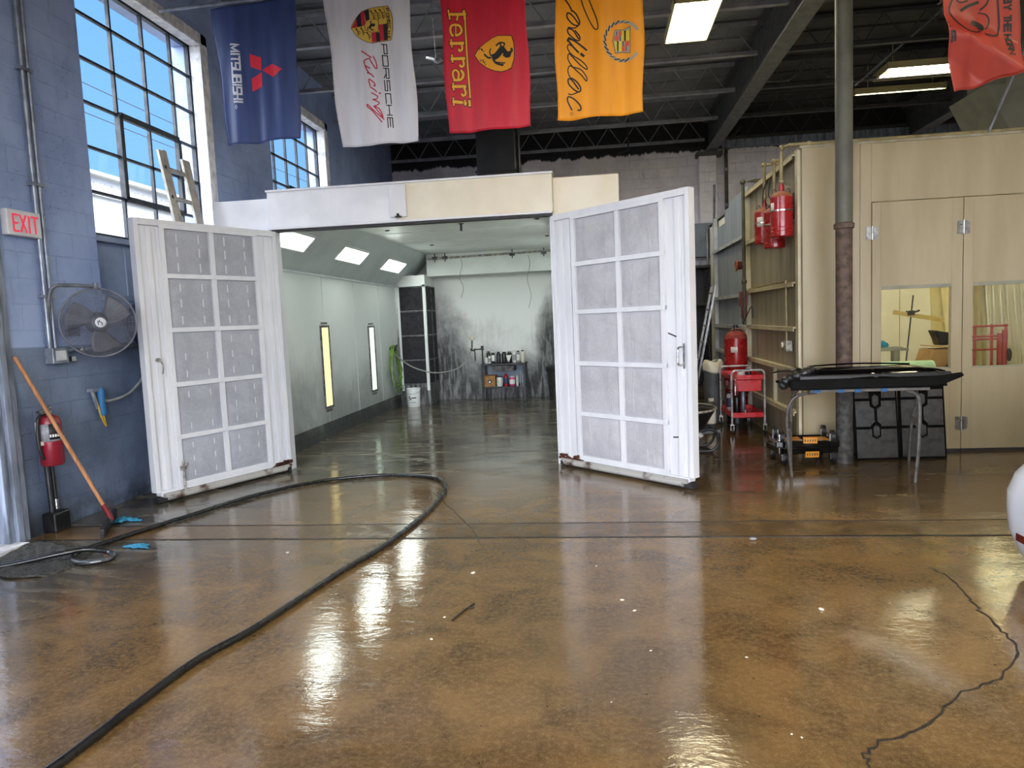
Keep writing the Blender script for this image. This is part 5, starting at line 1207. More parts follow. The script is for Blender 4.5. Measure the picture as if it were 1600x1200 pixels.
# banner artwork: kind, ink, width mm, layer, (x, z) in mm on the banner plane
FLAG_ART = {
 'silver': [
  ('l','k',10,1,[-2002,4297,-1954,4293]),
  ('l','k',10,1,[-1954,4293,-1952,4206,-1981,4208,-1983,4295]),
  ('l','k',10,1,[-1999,4191,-1951,4187,-1949,4088,-1997,4092,-1999,4191]),
  ('l','k',10,1,[-1996,4071,-1948,4067,-1945,3974,-1972,3976,-1974,4069]),
  ('l','k',10,1,[-1973,4018,-1994,3978]),
  ('l','k',10,1,[-1942,3854,-1945,3951,-1969,3953,-1966,3856,-1990,3858,-1993,3955]),
  ('l','k',10,1,[-1938,3732,-1941,3825,-1990,3829,-1987,3736]),
  ('l','k',10,1,[-1986,3718,-1938,3714]),
  ('l','k',10,1,[-1984,3624,-1935,3620]),
  ('l','k',10,1,[-1962,3716,-1960,3622]),
  ('l','k',10,1,[-1932,3501,-1935,3595,-1983,3599,-1981,3504]),
  ('l','k',10,1,[-1959,3597,-1957,3512]),
  ('s','r',12,1,[-2205,4250,-2160,4216,-2109,4178]),
  ('s','r',11,1,[-2090,4191,-2064,4132,-2057,4074,-2075,4076,-2112,4136,-2130,4174]),
  ('s','r',11,1,[-2130,4174,-2159,4169,-2187,4151]),
  ('s','r',11,1,[-2187,4151,-2179,4111,-2161,4064]),
  ('s','r',11,1,[-2128,4080,-2147,4090,-2173,4103,-2154,4052,-2123,4019]),
  ('s','r',10,1,[-2163,4041,-2123,4023,-2093,3990]),
  ('s','r',11,1,[-2105,3915,-2086,3906,-2096,3937,-2142,3977,-2148,3956,-2138,3910]),
  ('s','r',11,1,[-2139,3902,-2100,3876,-2073,3847]),
  ('s','r',14,1,[-2052,3836,-2036,3830]),
  ('s','r',11,1,[-2130,3847,-2095,3826,-2064,3801]),
  ('s','r',11,1,[-2122,3782,-2082,3764,-2051,3741]),
  ('s','r',10,1,[-2064,3801,-2077,3783,-2122,3782]),
  ('s','r',10,1,[-2051,3741,-2068,3725,-2114,3717]),
  ('s','r',11,1,[-2110,3716,-2055,3681,-2027,3606,-2079,3676,-2114,3717]),
  ('s','r',11,1,[-2016,3582,-2101,3662,-2174,3735,-2175,3714,-2129,3672,-2038,3557]),
  ('p','k',0,1,[-2299,4472,-2284,4515,-2240,4571,-2187,4617,-2111,4640,-2031,4649,-1922,4657,-1891,4603,-1874,4524,-1879,4432,-1900,4332,-1982,4323,-2052,4311,-2092,4310,-2146,4326,-2204,4359,-2256,4401]),
  ('p','g',0,2,[-2294,4472,-2279,4514,-2236,4569,-2185,4613,-2111,4636,-2033,4644,-1926,4652,-1896,4600,-1879,4523,-1884,4433,-1904,4336,-1984,4327,-2053,4315,-2092,4314,-2144,4330,-2201,4362,-2252,4403]),
  ('p','k',0,3,[-2155,4622,-2106,4633,-2103,4525,-2142,4528]),
  ('p','r',0,3,[-2192,4610,-2155,4622,-2146,4493,-2183,4480]),
  ('p','k',0,3,[-2239,4564,-2192,4610,-2184,4478,-2232,4478]),
  ('p','r',0,3,[-2291,4474,-2239,4564,-2232,4476]),
  ('p','r',0,3,[-2019,4481,-1975,4486,-1974,4333,-2009,4327]),
  ('p','k',0,3,[-1975,4486,-1933,4492,-1944,4335,-1974,4333]),
  ('p','r',0,3,[-2093,4411,-2047,4409,-2048,4319,-2092,4318]),
  ('p','k',0,3,[-2047,4409,-2011,4408,-2009,4325,-2048,4319]),
  ('l','k',4,4,[-1963,4642,-1945,4574,-1933,4492,-1941,4335]),
  ('p','k',0,4,[-2162,4481,-2142,4526,-2097,4540,-2016,4531,-2014,4467,-2023,4409,-2105,4415,-2147,4439]),
  ('p','g',0,5,[-2157,4480,-2137,4523,-2097,4536,-2021,4526,-2019,4468,-2027,4414,-2105,4419,-2142,4443]),
  ('s','k',24,6,[-2107,4453,-2091,4479,-2069,4484]),
  ('s','k',13,6,[-2082,4469,-2057,4485,-2063,4467]),
  ('s','k',10,6,[-2090,4492,-2097,4511,-2084,4514]),
  ('s','k',10,6,[-2098,4448,-2084,4433,-2065,4436]),
  ('s','k',8,6,[-2102,4457,-2127,4459,-2123,4436]),
  ('s','k',8,3,[-2088,4611,-2068,4583,-2063,4551,-2054,4530]),
  ('l','k',6,3,[-2068,4583,-2043,4587]),
  ('l','k',6,3,[-2064,4562,-2040,4564]),
  ('l','k',6,3,[-2059,4543,-2036,4546]),
  ('l','k',12,3,[-2090,4615,-2082,4605]),
  ('s','k',8,3,[-2044,4614,-2024,4585,-2019,4553,-2011,4532]),
  ('l','k',6,3,[-2024,4585,-2000,4590]),
  ('l','k',6,3,[-2021,4565,-1996,4567]),
  ('l','k',6,3,[-2016,4546,-1993,4549]),
  ('l','k',12,3,[-2046,4618,-2039,4607]),
  ('s','k',8,3,[-2000,4619,-1980,4590,-1975,4558,-1967,4537]),
  ('l','k',6,3,[-1980,4590,-1956,4595]),
  ('l','k',6,3,[-1977,4570,-1953,4572]),
  ('l','k',6,3,[-1972,4551,-1949,4554]),
  ('l','k',12,3,[-2003,4623,-1995,4612]),
  ('s','k',8,3,[-2246,4461,-2232,4442,-2227,4414,-2225,4396]),
  ('l','k',6,3,[-2230,4435,-2208,4437]),
  ('l','k',6,3,[-2227,4416,-2204,4419]),
  ('l','k',12,3,[-2248,4465,-2240,4454]),
  ('s','k',8,3,[-2194,4461,-2181,4442,-2176,4414,-2174,4396]),
  ('l','k',6,3,[-2179,4435,-2157,4437]),
  ('l','k',6,3,[-2175,4416,-2153,4419]),
  ('l','k',12,3,[-2197,4465,-2189,4454]),
  ('s','k',8,3,[-2137,4415,-2123,4396,-2118,4368,-2116,4350]),
  ('l','k',6,3,[-2121,4389,-2099,4391]),
  ('l','k',6,3,[-2118,4370,-2096,4373]),
  ('l','k',12,3,[-2139,4419,-2131,4408]),
  ('l','k',7,3,[-1939,4631,-1915,4629]),
  ('l','k',7,3,[-1915,4629,-1913,4604,-1928,4606,-1930,4630]),
  ('l','k',7,3,[-1936,4586,-1912,4584,-1909,4557,-1933,4559,-1936,4586]),
  ('l','k',7,3,[-1933,4550,-1909,4548,-1906,4516,-1919,4517,-1922,4549]),
  ('l','k',7,3,[-1920,4532,-1930,4518]),
  ('l','k',7,3,[-1903,4480,-1905,4509,-1917,4510,-1915,4481,-1927,4482,-1929,4511]),
  ('l','k',7,3,[-1906,4440,-1904,4466,-1928,4469,-1930,4442]),
  ('l','k',7,3,[-1933,4419,-1909,4417]),
  ('l','k',7,3,[-1935,4393,-1911,4391]),
  ('l','k',7,3,[-1921,4418,-1923,4392]),
  ('l','k',7,3,[-1915,4348,-1913,4370,-1937,4373,-1939,4350]),
  ('l','k',7,3,[-1925,4371,-1927,4351]),
 ],
 'blue': [
  ('l','w',17,1,[-3549,4428,-3468,4420,-3541,4393,-3469,4353,-3550,4360]),
  ('l','w',17,1,[-3550,4334,-3469,4327]),
  ('l','w',17,1,[-3469,4304,-3469,4253]),
  ('l','w',17,1,[-3550,4286,-3469,4279]),
  ('l','w',17,1,[-3470,4191,-3469,4239,-3510,4243,-3510,4194,-3551,4198,-3551,4246]),
  ('l','w',17,1,[-3470,4177,-3551,4184,-3552,4129,-3470,4123]),
  ('l','w',17,1,[-3552,4112,-3470,4106,-3471,4054,-3507,4057,-3509,4109]),
  ('l','w',17,1,[-3511,4058,-3520,4053,-3552,4055,-3552,4112]),
  ('l','w',17,1,[-3552,4032,-3471,4026]),
  ('l','w',17,1,[-3472,3952,-3471,4002,-3512,4005,-3512,3955,-3553,3958,-3553,4008]),
  ('l','w',17,1,[-3553,3944,-3472,3937]),
  ('l','w',17,1,[-3553,3894,-3472,3887]),
  ('l','w',17,1,[-3512,3941,-3513,3890]),
  ('l','w',17,1,[-3554,3868,-3472,3861]),
  ('p','m',0,1,[-3363,4323,-3243,4278,-3249,4154,-3361,4198]),
  ('p','m',0,1,[-3241,4154,-3135,4210,-3028,4147,-3132,4080]),
  ('p','m',0,1,[-3360,4083,-3247,4139,-3253,3999,-3361,3958]),
  ('l','w',5,1,[-3533,3834,-3523,3814,-3536,3797,-3547,3816,-3533,3834]),
 ],
 'red': [
  ('l','d',38,1,[-1316,4511,-1156,4500]),
  ('l','d',26,1,[-1320,4554,-1308,4462]),
  ('l','d',33,1,[-1171,4534,-1162,4453]),
  ('l','d',28,1,[-1231,4498,-1244,4451]),
  ('l','d',26,1,[-1163,4458,-1160,4101,-1149,3728]),
  ('l','d',23,1,[-1254,4415,-1260,4307]),
  ('s','d',33,1,[-1260,4312,-1220,4324,-1201,4354,-1216,4395,-1257,4412,-1297,4403,-1310,4364,-1299,4323,-1283,4310]),
  ('l','d',40,1,[-1313,4241,-1190,4235]),
  ('l','d',24,1,[-1306,4281,-1301,4202]),
  ('s','d',31,1,[-1208,4232,-1203,4184,-1225,4164,-1238,4183]),
  ('l','d',40,1,[-1312,4097,-1187,4093]),
  ('l','d',24,1,[-1305,4138,-1302,4063]),
  ('s','d',31,1,[-1202,4088,-1195,4032,-1221,4017,-1234,4035]),
  ('s','d',35,1,[-1223,3982,-1203,3945,-1220,3906,-1250,3894,-1300,3897]),
  ('s','d',30,1,[-1258,3897,-1247,3948,-1262,3982,-1291,3988,-1305,3961,-1299,3921,-1288,3897]),
  ('l','d',40,1,[-1313,3837,-1189,3829]),
  ('l','d',24,1,[-1308,3874,-1303,3798]),
  ('s','d',31,1,[-1203,3825,-1189,3767,-1213,3743,-1229,3762]),
  ('l','d',40,1,[-1315,3697,-1191,3672]),
  ('l','d',24,1,[-1313,3734,-1310,3658]),
  ('l','d',24,1,[-1201,3705,-1198,3651]),
  ('l','d',33,1,[-1158,3699,-1156,3647]),
  ('l','y',27,2,[-1311,4511,-1161,4501]),
  ('l','y',15,2,[-1320,4549,-1309,4467]),
  ('l','y',22,2,[-1170,4529,-1163,4458]),
  ('l','y',17,2,[-1232,4494,-1242,4455]),
  ('l','y',15,2,[-1163,4458,-1160,4101,-1149,3728]),
  ('l','y',12,2,[-1255,4411,-1260,4312]),
  ('s','y',22,2,[-1260,4312,-1220,4324,-1201,4354,-1216,4395,-1257,4412,-1297,4403,-1310,4364,-1299,4323,-1283,4310]),
  ('l','y',29,2,[-1308,4241,-1195,4235]),
  ('l','y',14,2,[-1306,4276,-1301,4207]),
  ('s','y',20,2,[-1208,4232,-1203,4184,-1225,4164,-1238,4183]),
  ('l','y',29,2,[-1307,4097,-1192,4093]),
  ('l','y',14,2,[-1305,4133,-1302,4067]),
  ('s','y',20,2,[-1202,4088,-1195,4032,-1221,4017,-1234,4035]),
  ('s','y',24,2,[-1223,3982,-1203,3945,-1220,3906,-1250,3894,-1300,3897]),
  ('s','y',19,2,[-1258,3897,-1247,3948,-1262,3982,-1291,3988,-1305,3961,-1299,3921,-1288,3897]),
  ('l','y',29,2,[-1307,3837,-1194,3830]),
  ('l','y',14,2,[-1308,3869,-1303,3803]),
  ('s','y',20,2,[-1203,3825,-1189,3767,-1213,3743,-1229,3762]),
  ('l','y',29,2,[-1310,3696,-1196,3673]),
  ('l','y',14,2,[-1313,3729,-1310,3662]),
  ('l','y',14,2,[-1200,3700,-1198,3655]),
  ('l','y',22,2,[-1158,3694,-1156,3652]),
  ('p','d',0,1,[-1092,4113,-1047,4179,-978,4228,-910,4265,-852,4278,-778,4273,-716,4266,-698,4204,-695,4124,-701,4046,-729,3961,-776,3940,-834,3934,-900,3950,-981,3990,-1045,4043]),
  ('p','h',0,2,[-1082,4112,-1039,4175,-974,4223,-909,4258,-853,4271,-782,4266,-723,4259,-706,4199,-703,4124,-709,4049,-736,3968,-780,3947,-836,3942,-899,3957,-976,3996,-1038,4046]),
  ('s','k',12,3,[-925,4166,-939,4134,-928,4097]),
  ('s','k',61,3,[-910,4080,-872,4092,-834,4128,-807,4158]),
  ('s','k',44,3,[-812,4150,-773,4100,-740,4101]),
  ('s','k',22,3,[-744,4097,-722,4127,-730,4145]),
  ('s','k',30,3,[-802,4098,-774,4076,-745,4081]),
  ('s','k',17,3,[-824,4167,-838,4204,-872,4183]),
  ('s','k',15,3,[-807,4158,-791,4196,-834,4209]),
  ('s','k',17,3,[-927,4081,-956,4085,-992,4118]),
  ('s','k',20,3,[-903,4055,-880,4025,-831,4002,-810,4000]),
  ('s','k',11,3,[-879,4033,-830,4021,-791,4016]),
  ('l','k',8,3,[-831,4002,-814,4016]),
  ('s','k',6,3,[-1040,4154,-1031,4175,-1011,4152,-1014,4168,-992,4140]),
  ('s','k',6,3,[-1034,4074,-1028,4054,-1002,4068,-1003,4048,-980,4014]),
  ('l','k',6,3,[-1012,4045,-983,4046]),
 ],
 'yellow': [
  ('s','k',11,1,[-48,4530,-23,4445,30,4321,71,4255,100,4260,92,4334,53,4447,23,4528]),
  ('s','k',13,1,[-196,4544,-159,4485,-137,4433]),
  ('s','k',13,1,[-79,4317,-139,4401,-181,4423,-182,4377,-132,4317,-83,4304,-69,4335,-100,4407,-137,4442]),
  ('s','k',11,1,[-70,4312,-114,4283,-181,4294]),
  ('s','k',13,1,[-84,4179,-134,4262,-181,4280,-178,4238,-118,4178,-80,4165,-74,4201,-115,4260]),
  ('s','k',16,1,[-179,4201,-100,4148,-11,4069]),
  ('s','k',11,1,[-147,4175,-186,4188,-190,4165]),
  ('s','k',16,1,[-185,4179,-139,4115,-88,4055]),
  ('l','k',24,1,[-62,4038,-45,4021]),
  ('s','k',11,1,[-148,4120,-181,4137,-190,4100,-151,4041,-67,3979,-16,3919,-22,3896,-78,3942,-142,4017]),
  ('s','k',11,1,[-142,4017,-180,4053,-191,4008,-155,3939,-71,3849,-26,3789,-20,3821,-70,3895,-146,3929]),
  ('s','k',11,1,[-146,3929,-179,3941,-195,3905,-187,3858,-159,3818]),
  ('s','k',14,1,[-100,3720,-159,3809,-193,3821,-190,3774,-134,3714,-91,3696,-80,3728,-112,3787,-159,3828]),
  ('s','k',11,1,[-86,3700,-164,3678,-200,3686]),
  ('s','k',14,1,[-116,3529,-87,3527,-91,3569,-146,3635,-199,3658,-207,3616,-169,3533]),
  ('s','k',3,1,[-173,3519,-159,3501,-174,3485,-188,3503,-173,3519]),
  ('l','k',3,1,[-173,3510,-173,3495]),
  ('s','v',26,1,[467,4213,450,4238,429,4258,406,4276,380,4289,353,4297,325,4301,298,4300,271,4294,245,4283,222,4268,202,4249,185,4226,172,4201,164,4173,160,4144,160,4115,166,4085,175,4057,190,4031,208,4007,229,3987,253,3970,279,3958,306,3950,334,3948,362,3950,389,3957,414,3969,436,3985,456,4005]),
  ('l','k',7,2,[392,4292,351,4288]),
  ('l','k',7,2,[345,4307,307,4291]),
  ('l','k',13,2,[296,4308,265,4281]),
  ('l','k',13,2,[250,4294,227,4259]),
  ('l','k',13,2,[209,4268,197,4227]),
  ('l','k',13,2,[178,4230,177,4187]),
  ('l','k',13,2,[158,4184,169,4142]),
  ('l','k',13,2,[152,4134,173,4095]),
  ('l','k',13,2,[159,4082,189,4051]),
  ('l','k',13,2,[179,4034,216,4012]),
  ('l','k',7,2,[210,3993,251,3983]),
  ('l','k',13,2,[251,3962,292,3964]),
  ('l','k',13,2,[298,3944,336,3958]),
  ('l','k',13,2,[346,3940,380,3964]),
  ('p','k',0,1,[257,4232,341,4230,381,4250,403,4255,396,4010,315,4022,255,4016,232,4133]),
  ('p','v',0,2,[259,4227,340,4225,378,4244,399,4249,392,4015,315,4027,258,4021,236,4133]),
  ('p','c',0,3,[321,4220,391,4217,388,4124,318,4128]),
  ('p','k',0,4,[342,4220,360,4219,357,4125,340,4126]),
  ('p','c',0,3,[247,4129,318,4126,315,4034,260,4036]),
  ('p','k',0,4,[273,4129,290,4127,287,4034,272,4035]),
  ('p','o',0,3,[264,4218,321,4220,318,4128,248,4134]),
  ('p','v',0,4,[264,4216,294,4219,287,4177,255,4176]),
  ('p','n',0,5,[271,4215,281,4215,276,4178,267,4179]),
  ('p','v',0,4,[293,4175,319,4174,318,4128,292,4131]),
  ('p','n',0,5,[300,4174,310,4173,309,4129,299,4130]),
  ('p','o',0,3,[318,4126,388,4122,381,4028,315,4034]),
  ('p','v',0,4,[320,4124,348,4122,347,4080,318,4082]),
  ('p','n',0,5,[327,4123,337,4122,335,4081,326,4082]),
  ('p','v',0,4,[347,4077,382,4075,379,4033,345,4036]),
  ('p','n',0,5,[356,4076,365,4076,362,4034,355,4035]),
 ],
 'ram': [
  ('s','k',14,1,[2766,3847,2739,3762,2785,3672,2849,3599,2907,3576,2955,3581]),
  ('s','k',14,1,[2981,3555,3021,3540,3066,3542,3090,3560,3102,3617,3097,3723,3089,3817]),
  ('s','k',42,1,[2908,3661,2940,3644,2966,3618,2958,3598]),
  ('s','k',10,1,[2956,3730,3007,3708,3029,3665,3020,3625,2992,3595]),
  ('s','k',23,1,[2830,3756,2881,3787,2954,3809]),
  ('s','k',14,1,[2967,3749,3006,3781,3023,3820]),
  ('s','k',11,1,[2789,3845,2824,3818,2880,3825]),
  ('l','k',8,1,[2687,3790,2692,3731]),
  ('l','k',8,1,[2714,3658,2724,3619]),
  ('l','k',14,1,[2741,3514,2732,3586,2751,3581,2760,3521]),
  ('l','k',12,1,[2663,3816,2681,3826,2680,3849]),
  ('l','k',14,1,[3135,3809,3177,3805,3178,3782,3159,3784,3157,3807]),
  ('l','k',14,1,[3157,3784,3152,3782,3135,3783,3135,3809]),
  ('l','k',14,1,[3178,3762,3157,3748,3179,3730]),
  ('l','k',14,1,[3157,3748,3136,3750]),
  ('l','k',14,1,[3179,3683,3180,3657]),
  ('l','k',14,1,[3137,3674,3180,3670]),
  ('l','k',14,1,[3138,3654,3180,3650]),
  ('l','k',14,1,[3138,3625,3181,3621]),
  ('l','k',14,1,[3159,3652,3159,3623]),
  ('l','k',14,1,[3181,3572,3181,3610,3138,3614,3139,3576]),
  ('l','k',14,1,[3160,3612,3160,3578]),
  ('l','k',14,1,[3140,3550,3182,3546]),
  ('l','k',14,1,[3140,3515,3183,3511]),
  ('l','k',14,1,[3161,3548,3161,3513]),
  ('l','k',14,1,[3140,3506,3183,3502,3183,3470,3141,3474,3140,3506]),
  ('l','k',14,1,[3141,3462,3184,3458,3184,3426,3161,3428,3160,3460]),
  ('l','k',14,1,[3161,3442,3142,3429]),
  ('l','k',14,1,[3142,3421,3184,3417,3143,3385,3185,3382]),
 ],
}

# ------------------------------------------------------------------ left wall things
# ladder leaning at the window
ld = thing('extension_ladder', 'weathered extension ladder leaning against the left window behind the open door', 'ladder', (-4.2, 7.2, 0))
def lx(z): return -4.43 + 0.56 * (3.47 - z) / 3.47
for name, y0, y1, dx, zt in (('front_stile', 6.86, 6.96, 0.06, 3.43), ('front_stile', 7.27, 7.41, 0.06, 3.42), ('rear_stile', 7.03, 7.10, 0.0, 3.47), ('rear_stile', 7.42, 7.475, 0.0, 3.44)):
    q = MB()
    q.prism([(lx(zt) + dx, y0, zt), (lx(zt) + dx, y1, zt), (lx(0) + dx, y1 + 0.01, 0.0), (lx(0) + dx, y0 + 0.01, 0.0)], (0.03, 0, 0))
    part(q, name, 'ladder_alu', ld, bevel=0.003)
for k in range(10):
    z = 3.26 - k * 0.30; o_ = 0.01 * (3.45 - z) / 3.45
    part(MB().cyl((lx(z) + 0.06, 6.95 + o_, z), (lx(z) + 0.06, 7.32 + o_, z), 0.024, n=8), 'rung', 'ladder_alu', ld, smooth=True)
    part(MB().cyl((lx(z) + 0.085, 6.91 + o_, z), (lx(z) + 0.094, 6.91 + o_, z), 0.018, n=10).cyl((lx(z) + 0.025, 7.065 + o_, z), (lx(z) + 0.034, 7.065 + o_, z), 0.018, n=10), 'rung_end', 'ink', ld, smooth=True)

# exit sign
ex = thing('exit_sign', 'white EXIT sign with red letters on the left wall by the door', 'exit sign', (-4.5, 5.16, 2.48))
part(MB().bx(-4.5, 5.0, 2.375, -4.44, 5.335, 2.575), 'sign_box', 'exit_white', ex, bevel=0.008)
GL = {'E': [[(1, 1), (0, 1), (0, 0), (1, 0)], [(0, .5), (.85, .5)]], 'X': [[(0, 0), (1, 1)], [(0, 1), (1, 0)]], 'I': [[(.5, 0), (.5, 1)]], 'T': [[(0, 1), (1, 1)], [(.5, 1), (.5, 0)]]}
y = 5.055
mb = MB()
for ch, w in (('E', 0.045), ('X', 0.055), ('I', 0.02), ('T', 0.055)):
    for st in GL[ch]:
        for a, b_ in zip(st, st[1:]):
            p0 = Vector((-4.438, y + a[0] * w, 2.41 + a[1] * 0.125)); p1 = Vector((-4.438, y + b_[0] * w, 2.41 + b_[1] * 0.125))
            mb.bar(p0, p1, 0.004, 0.013)
            for q in (p0, p1): mb.box(q, (0.004, 0.013, 0.013))
    y += w + 0.022
part(mb, 'letters', 'exit_letters', ex)

# conduits and junction box
cd = thing('conduit_pair', 'pair of grey conduits running up the left wall past the exit sign', 'conduit', (-4.47, 5.35, 1.5))
part(MB().tube([(-4.465, 5.325, 1.46), (-4.465, 5.33, 5.6)], 0.018, 10), 'conduit_tube', 'conduit', cd, smooth=True)
part(MB().tube([(-4.465, 5.385, 1.46), (-4.465, 5.39, 5.6)], 0.014, 10), 'conduit_tube', 'conduit', cd, smooth=True)
for z in (1.9, 2.8, 3.7, 4.6): part(MB().bx(-4.498, 5.29, z, -4.44, 5.42, z + 0.025), 'strap', 'conduit', cd)
jb = thing('junction_box', 'grey junction box under the conduits with a horizontal pipe below the fan', 'junction box', (-4.45, 5.38, 1.43))
part(MB().bx(-4.5, 5.30, 1.36, -4.42, 5.47, 1.49), 'box_body', 'conduit', jb, bevel=0.006)
part(MB().bx(-4.42, 5.33, 1.385, -4.415, 5.44, 1.465), 'box_cover', 'exit_white', jb)
part(MB().tube([(-4.46, 5.47, 1.455), (-4.46, 5.65, 1.465), (-4.46, 7.4, 1.47)], 0.014, 8), 'side_pipe', 'conduit', jb, smooth=True)
part(MB().ell((-4.43, 5.62, 1.46), (0.03, 0.06, 0.028), 12, 8).cyl((-4.43, 5.58, 1.46), (-4.43, 5.72, 1.46), 0.016, n=8).bx(-4.45, 5.49, 1.37, -4.41, 5.54, 1.41), 'coupling', 'chrome', jb, smooth=True)
# wall fan
fn_ = thing('wall_fan', 'large round grey caged fan mounted on the left wall', 'fan', (-4.2, 5.58, 1.69), 0)
ang = atan2(-0.70, 0.72)
Rf = Matrix((Vector((-sin(ang), cos(ang), 0)), Vector((0, 0, 1)), Vector((cos(ang), sin(ang), 0)))).transposed()   # local z = facing
cF = Vector((-4.20, 5.58, 1.685)); RF = 0.285
def fpt(r, a, z): return cF + Rf @ Vector((r * cos(a), r * sin(a), z))
cage = MB()
for side in (1, -1):
    for k in range(25 if side > 0 else 11):
        nk = 24 if side > 0 else 10
        r = 0.045 + (RF - 0.045) * k / nk; z = side * 0.075 * (1 - (r / RF) ** 3)
        cage.tube([fpt(r, 2 * pi * j / 40, z) for j in range(40)], 0.0011 if k < nk else 0.007, 5, closed=True)
    for j in range(40 if side > 0 else 12):
        a = 2 * pi * j / (40 if side > 0 else 12)
        cage.tube([fpt(r, a, side * 0.078 * (1 - (r / RF) ** 3)) for r in (0.045, 0.12, 0.19, 0.24, RF)], 0.0011, 4)
part(cage, 'cage', 'fan_grey', fn_, smooth=True)
part(MB().tube([fpt(RF + 0.003, 2 * pi * j / 56, 0) for j in range(56)], 0.0085, 6, closed=True), 'rim_band', 'fan_grey', fn_, smooth=True)
bd = part(MB().lathe([(0.04, 0.072), (0.042, 0.08), (0.03, 0.086), (0, 0.087)], cF, 24, Rf), 'badge', 'exit_white', fn_, smooth=True)
part(MB().tube(catmull([fpt(r, a, 0.088) for r, a in ((0.022, 1.9), (0.012, 2.6), (0.004, 1.0), (0.012, -0.6), (0.024, -1.2))], 4), 0.004, 5).tube([fpt(0.026, 2.5, 0.086), fpt(0.026, -2.3, 0.086)], 0.004, 5), 'badge_mark', 'fan_blade', bd)
for k in range(3):
    a0 = 2 * pi * k / 3 + 0.5
    def bl_f(u, v):
        r = 0.06 + 0.19 * u; a = a0 + (v - 0.5) * (1.25 - 0.25 * u) + 0.25 * u
        return fpt(r, a, 0.03 * (0.5 - v) * 1.6)
    part(MB().grid(bl_f, 8, 8), 'blade', 'fan_blade', fn_, smooth=True, solid=0.003)
part(MB().lathe([(0, -0.16), (0.07, -0.16), (0.09, -0.12), (0.09, -0.02), (0.06, 0.03), (0.03, 0.04), (0, 0.04)], cF, 20, Rf), 'motor', 'fan_blade', fn_, smooth=True)
part(MB().tube(catmull([tuple(fpt(0.02, pi / 2, -0.13)), (-4.42, 5.62, 1.68), (-4.5, 5.62, 1.66)], 5), 0.02, 8).bx(-4.5, 5.55, 1.58, -4.47, 5.69, 1.76), 'wall_bracket', 'fan_blade', fn_, smooth=True)
tp = fpt(RF + 0.01, pi / 2, 0)
part(MB().tube(catmull([(-4.47, 5.36, 1.72), (-4.44, 5.34, 1.9), (-4.40, 5.36, 1.99), (-4.32, 5.45, 2.0), (tp.x, tp.y, tp.z + 0.01)], 6), 0.016, 8).cyl((tp.x, tp.y, tp.z - 0.01), (tp.x, tp.y, tp.z + 0.04), 0.022, n=10), 'stay_arm', 'fan_grey', fn_, smooth=True)
# dark blue reel behind the left booth door
hr = thing('hose_reel', 'dark blue round hose reel on the wall half hidden by the left booth door', 'hose reel', (-4.35, 6.42, 1.68))
part(MB().lathe([(0.10, -0.08), (0.20, -0.07), (0.205, -0.06), (0.205, 0.06), (0.20, 0.07), (0.10, 0.08)], (-4.36, 6.46, 1.68), 32, Matrix.Rotation(pi / 2, 3, 'Y')), 'drum', 'blue_dark', hr, smooth=True)
part(MB().cyl((-4.5, 6.46, 1.68), (-4.25, 6.46, 1.68), 0.05, n=16).tube([(-4.27, 6.46 + 0.13 * cos(a), 1.68 + 0.13 * sin(a)) for a in [2 * pi * k / 20 for k in range(20)]], 0.01, 6, closed=True), 'hub', 'conduit', hr, smooth=True)
ac = catmull([(-4.4, 6.5, 1.47), (-4.38, 6.45, 1.25), (-4.40, 6.2, 1.04), (-4.45, 5.95, 0.98), (-4.46, 5.84, 1.02)], 6)
solo(MB().tube(ac, 0.012, 8), 'air_line', 'hose_grey', 'thin grey line hanging from the blue reel to the blue nozzle on the left wall', 'hose', smooth=True)
nz = thing('air_nozzle', 'blue cloth and yellow cord hanging together on the dark lower left wall', 'nozzle', (-4.46, 5.83, 0.98))
part(MB().lathe([(0.02, 0.12), (0.035, 0.09), (0.03, 0.0), (0.04, -0.10), (0.03, -0.13), (0, -0.13)], (-4.45, 5.85, 0.99), 12), 'blue_cloth', 'blue_tape', nz, smooth=True)
part(MB().tube(catmull([(-4.47, 5.78, 1.08), (-4.45, 5.80, 0.95), (-4.45, 5.83, 0.85), (-4.45, 5.88, 0.76), (-4.45, 5.86, 0.84), (-4.45, 5.85, 0.9)], 6), 0.009, 6), 'yellow_cord', 'yellow_cord', nz, smooth=True)
part(MB().tube(catmull([(-4.47, 5.76, 1.1), (-4.46, 5.78, 1.0), (-4.46, 5.80, 0.93)], 6), 0.014, 8).bx(-4.5, 5.74, 1.08, -4.44, 5.87, 1.11), 'hook', 'conduit', nz, smooth=True)
# fire extinguisher
fe = thing('fire_extinguisher', 'red fire extinguisher with a white label on the left wall behind the broom', 'fire extinguisher', (-4.40, 5.16, 0.55))
part(MB().lathe([(0.075, 0), (0.085, 0.015), (0.085, 0.35), (0.07, 0.39), (0.03, 0.41), (0.0, 0.41)], (0, 0, 0), 28), 'cylinder', 'red_deep', fe, world=False, smooth=True)
lab = MB().grid(lambda u, v: Vector((0.0865 * cos(-1.75 + 1.75 * u), 0.0865 * sin(-1.75 + 1.75 * u), 0.2 + 0.14 * v)), 12, 1)
lb = part(lab, 'label_sheet', 'label_grey', fe, world=False, smooth=True, solid=0.001, fix=False)
lab = MB().grid(lambda u, v: Vector((0.0885 * cos(-0.95 + 0.9 * u), 0.0885 * sin(-0.95 + 0.9 * u), 0.215 + 0.125 * v)), 12, 1)
part(lab, 'label_print', 'ink', lb, world=False, smooth=True, solid=0.001, fix=False)
mb = MB()
for k in range(4):
    a = -0.85 + 0.2 * k
    mb.box((0.0905 * cos(a), 0.0905 * sin(a), 0.245), (0.002, 0.012, 0.022), rz=a)
part(mb, 'label_letters', 'label_white', lb, world=False)
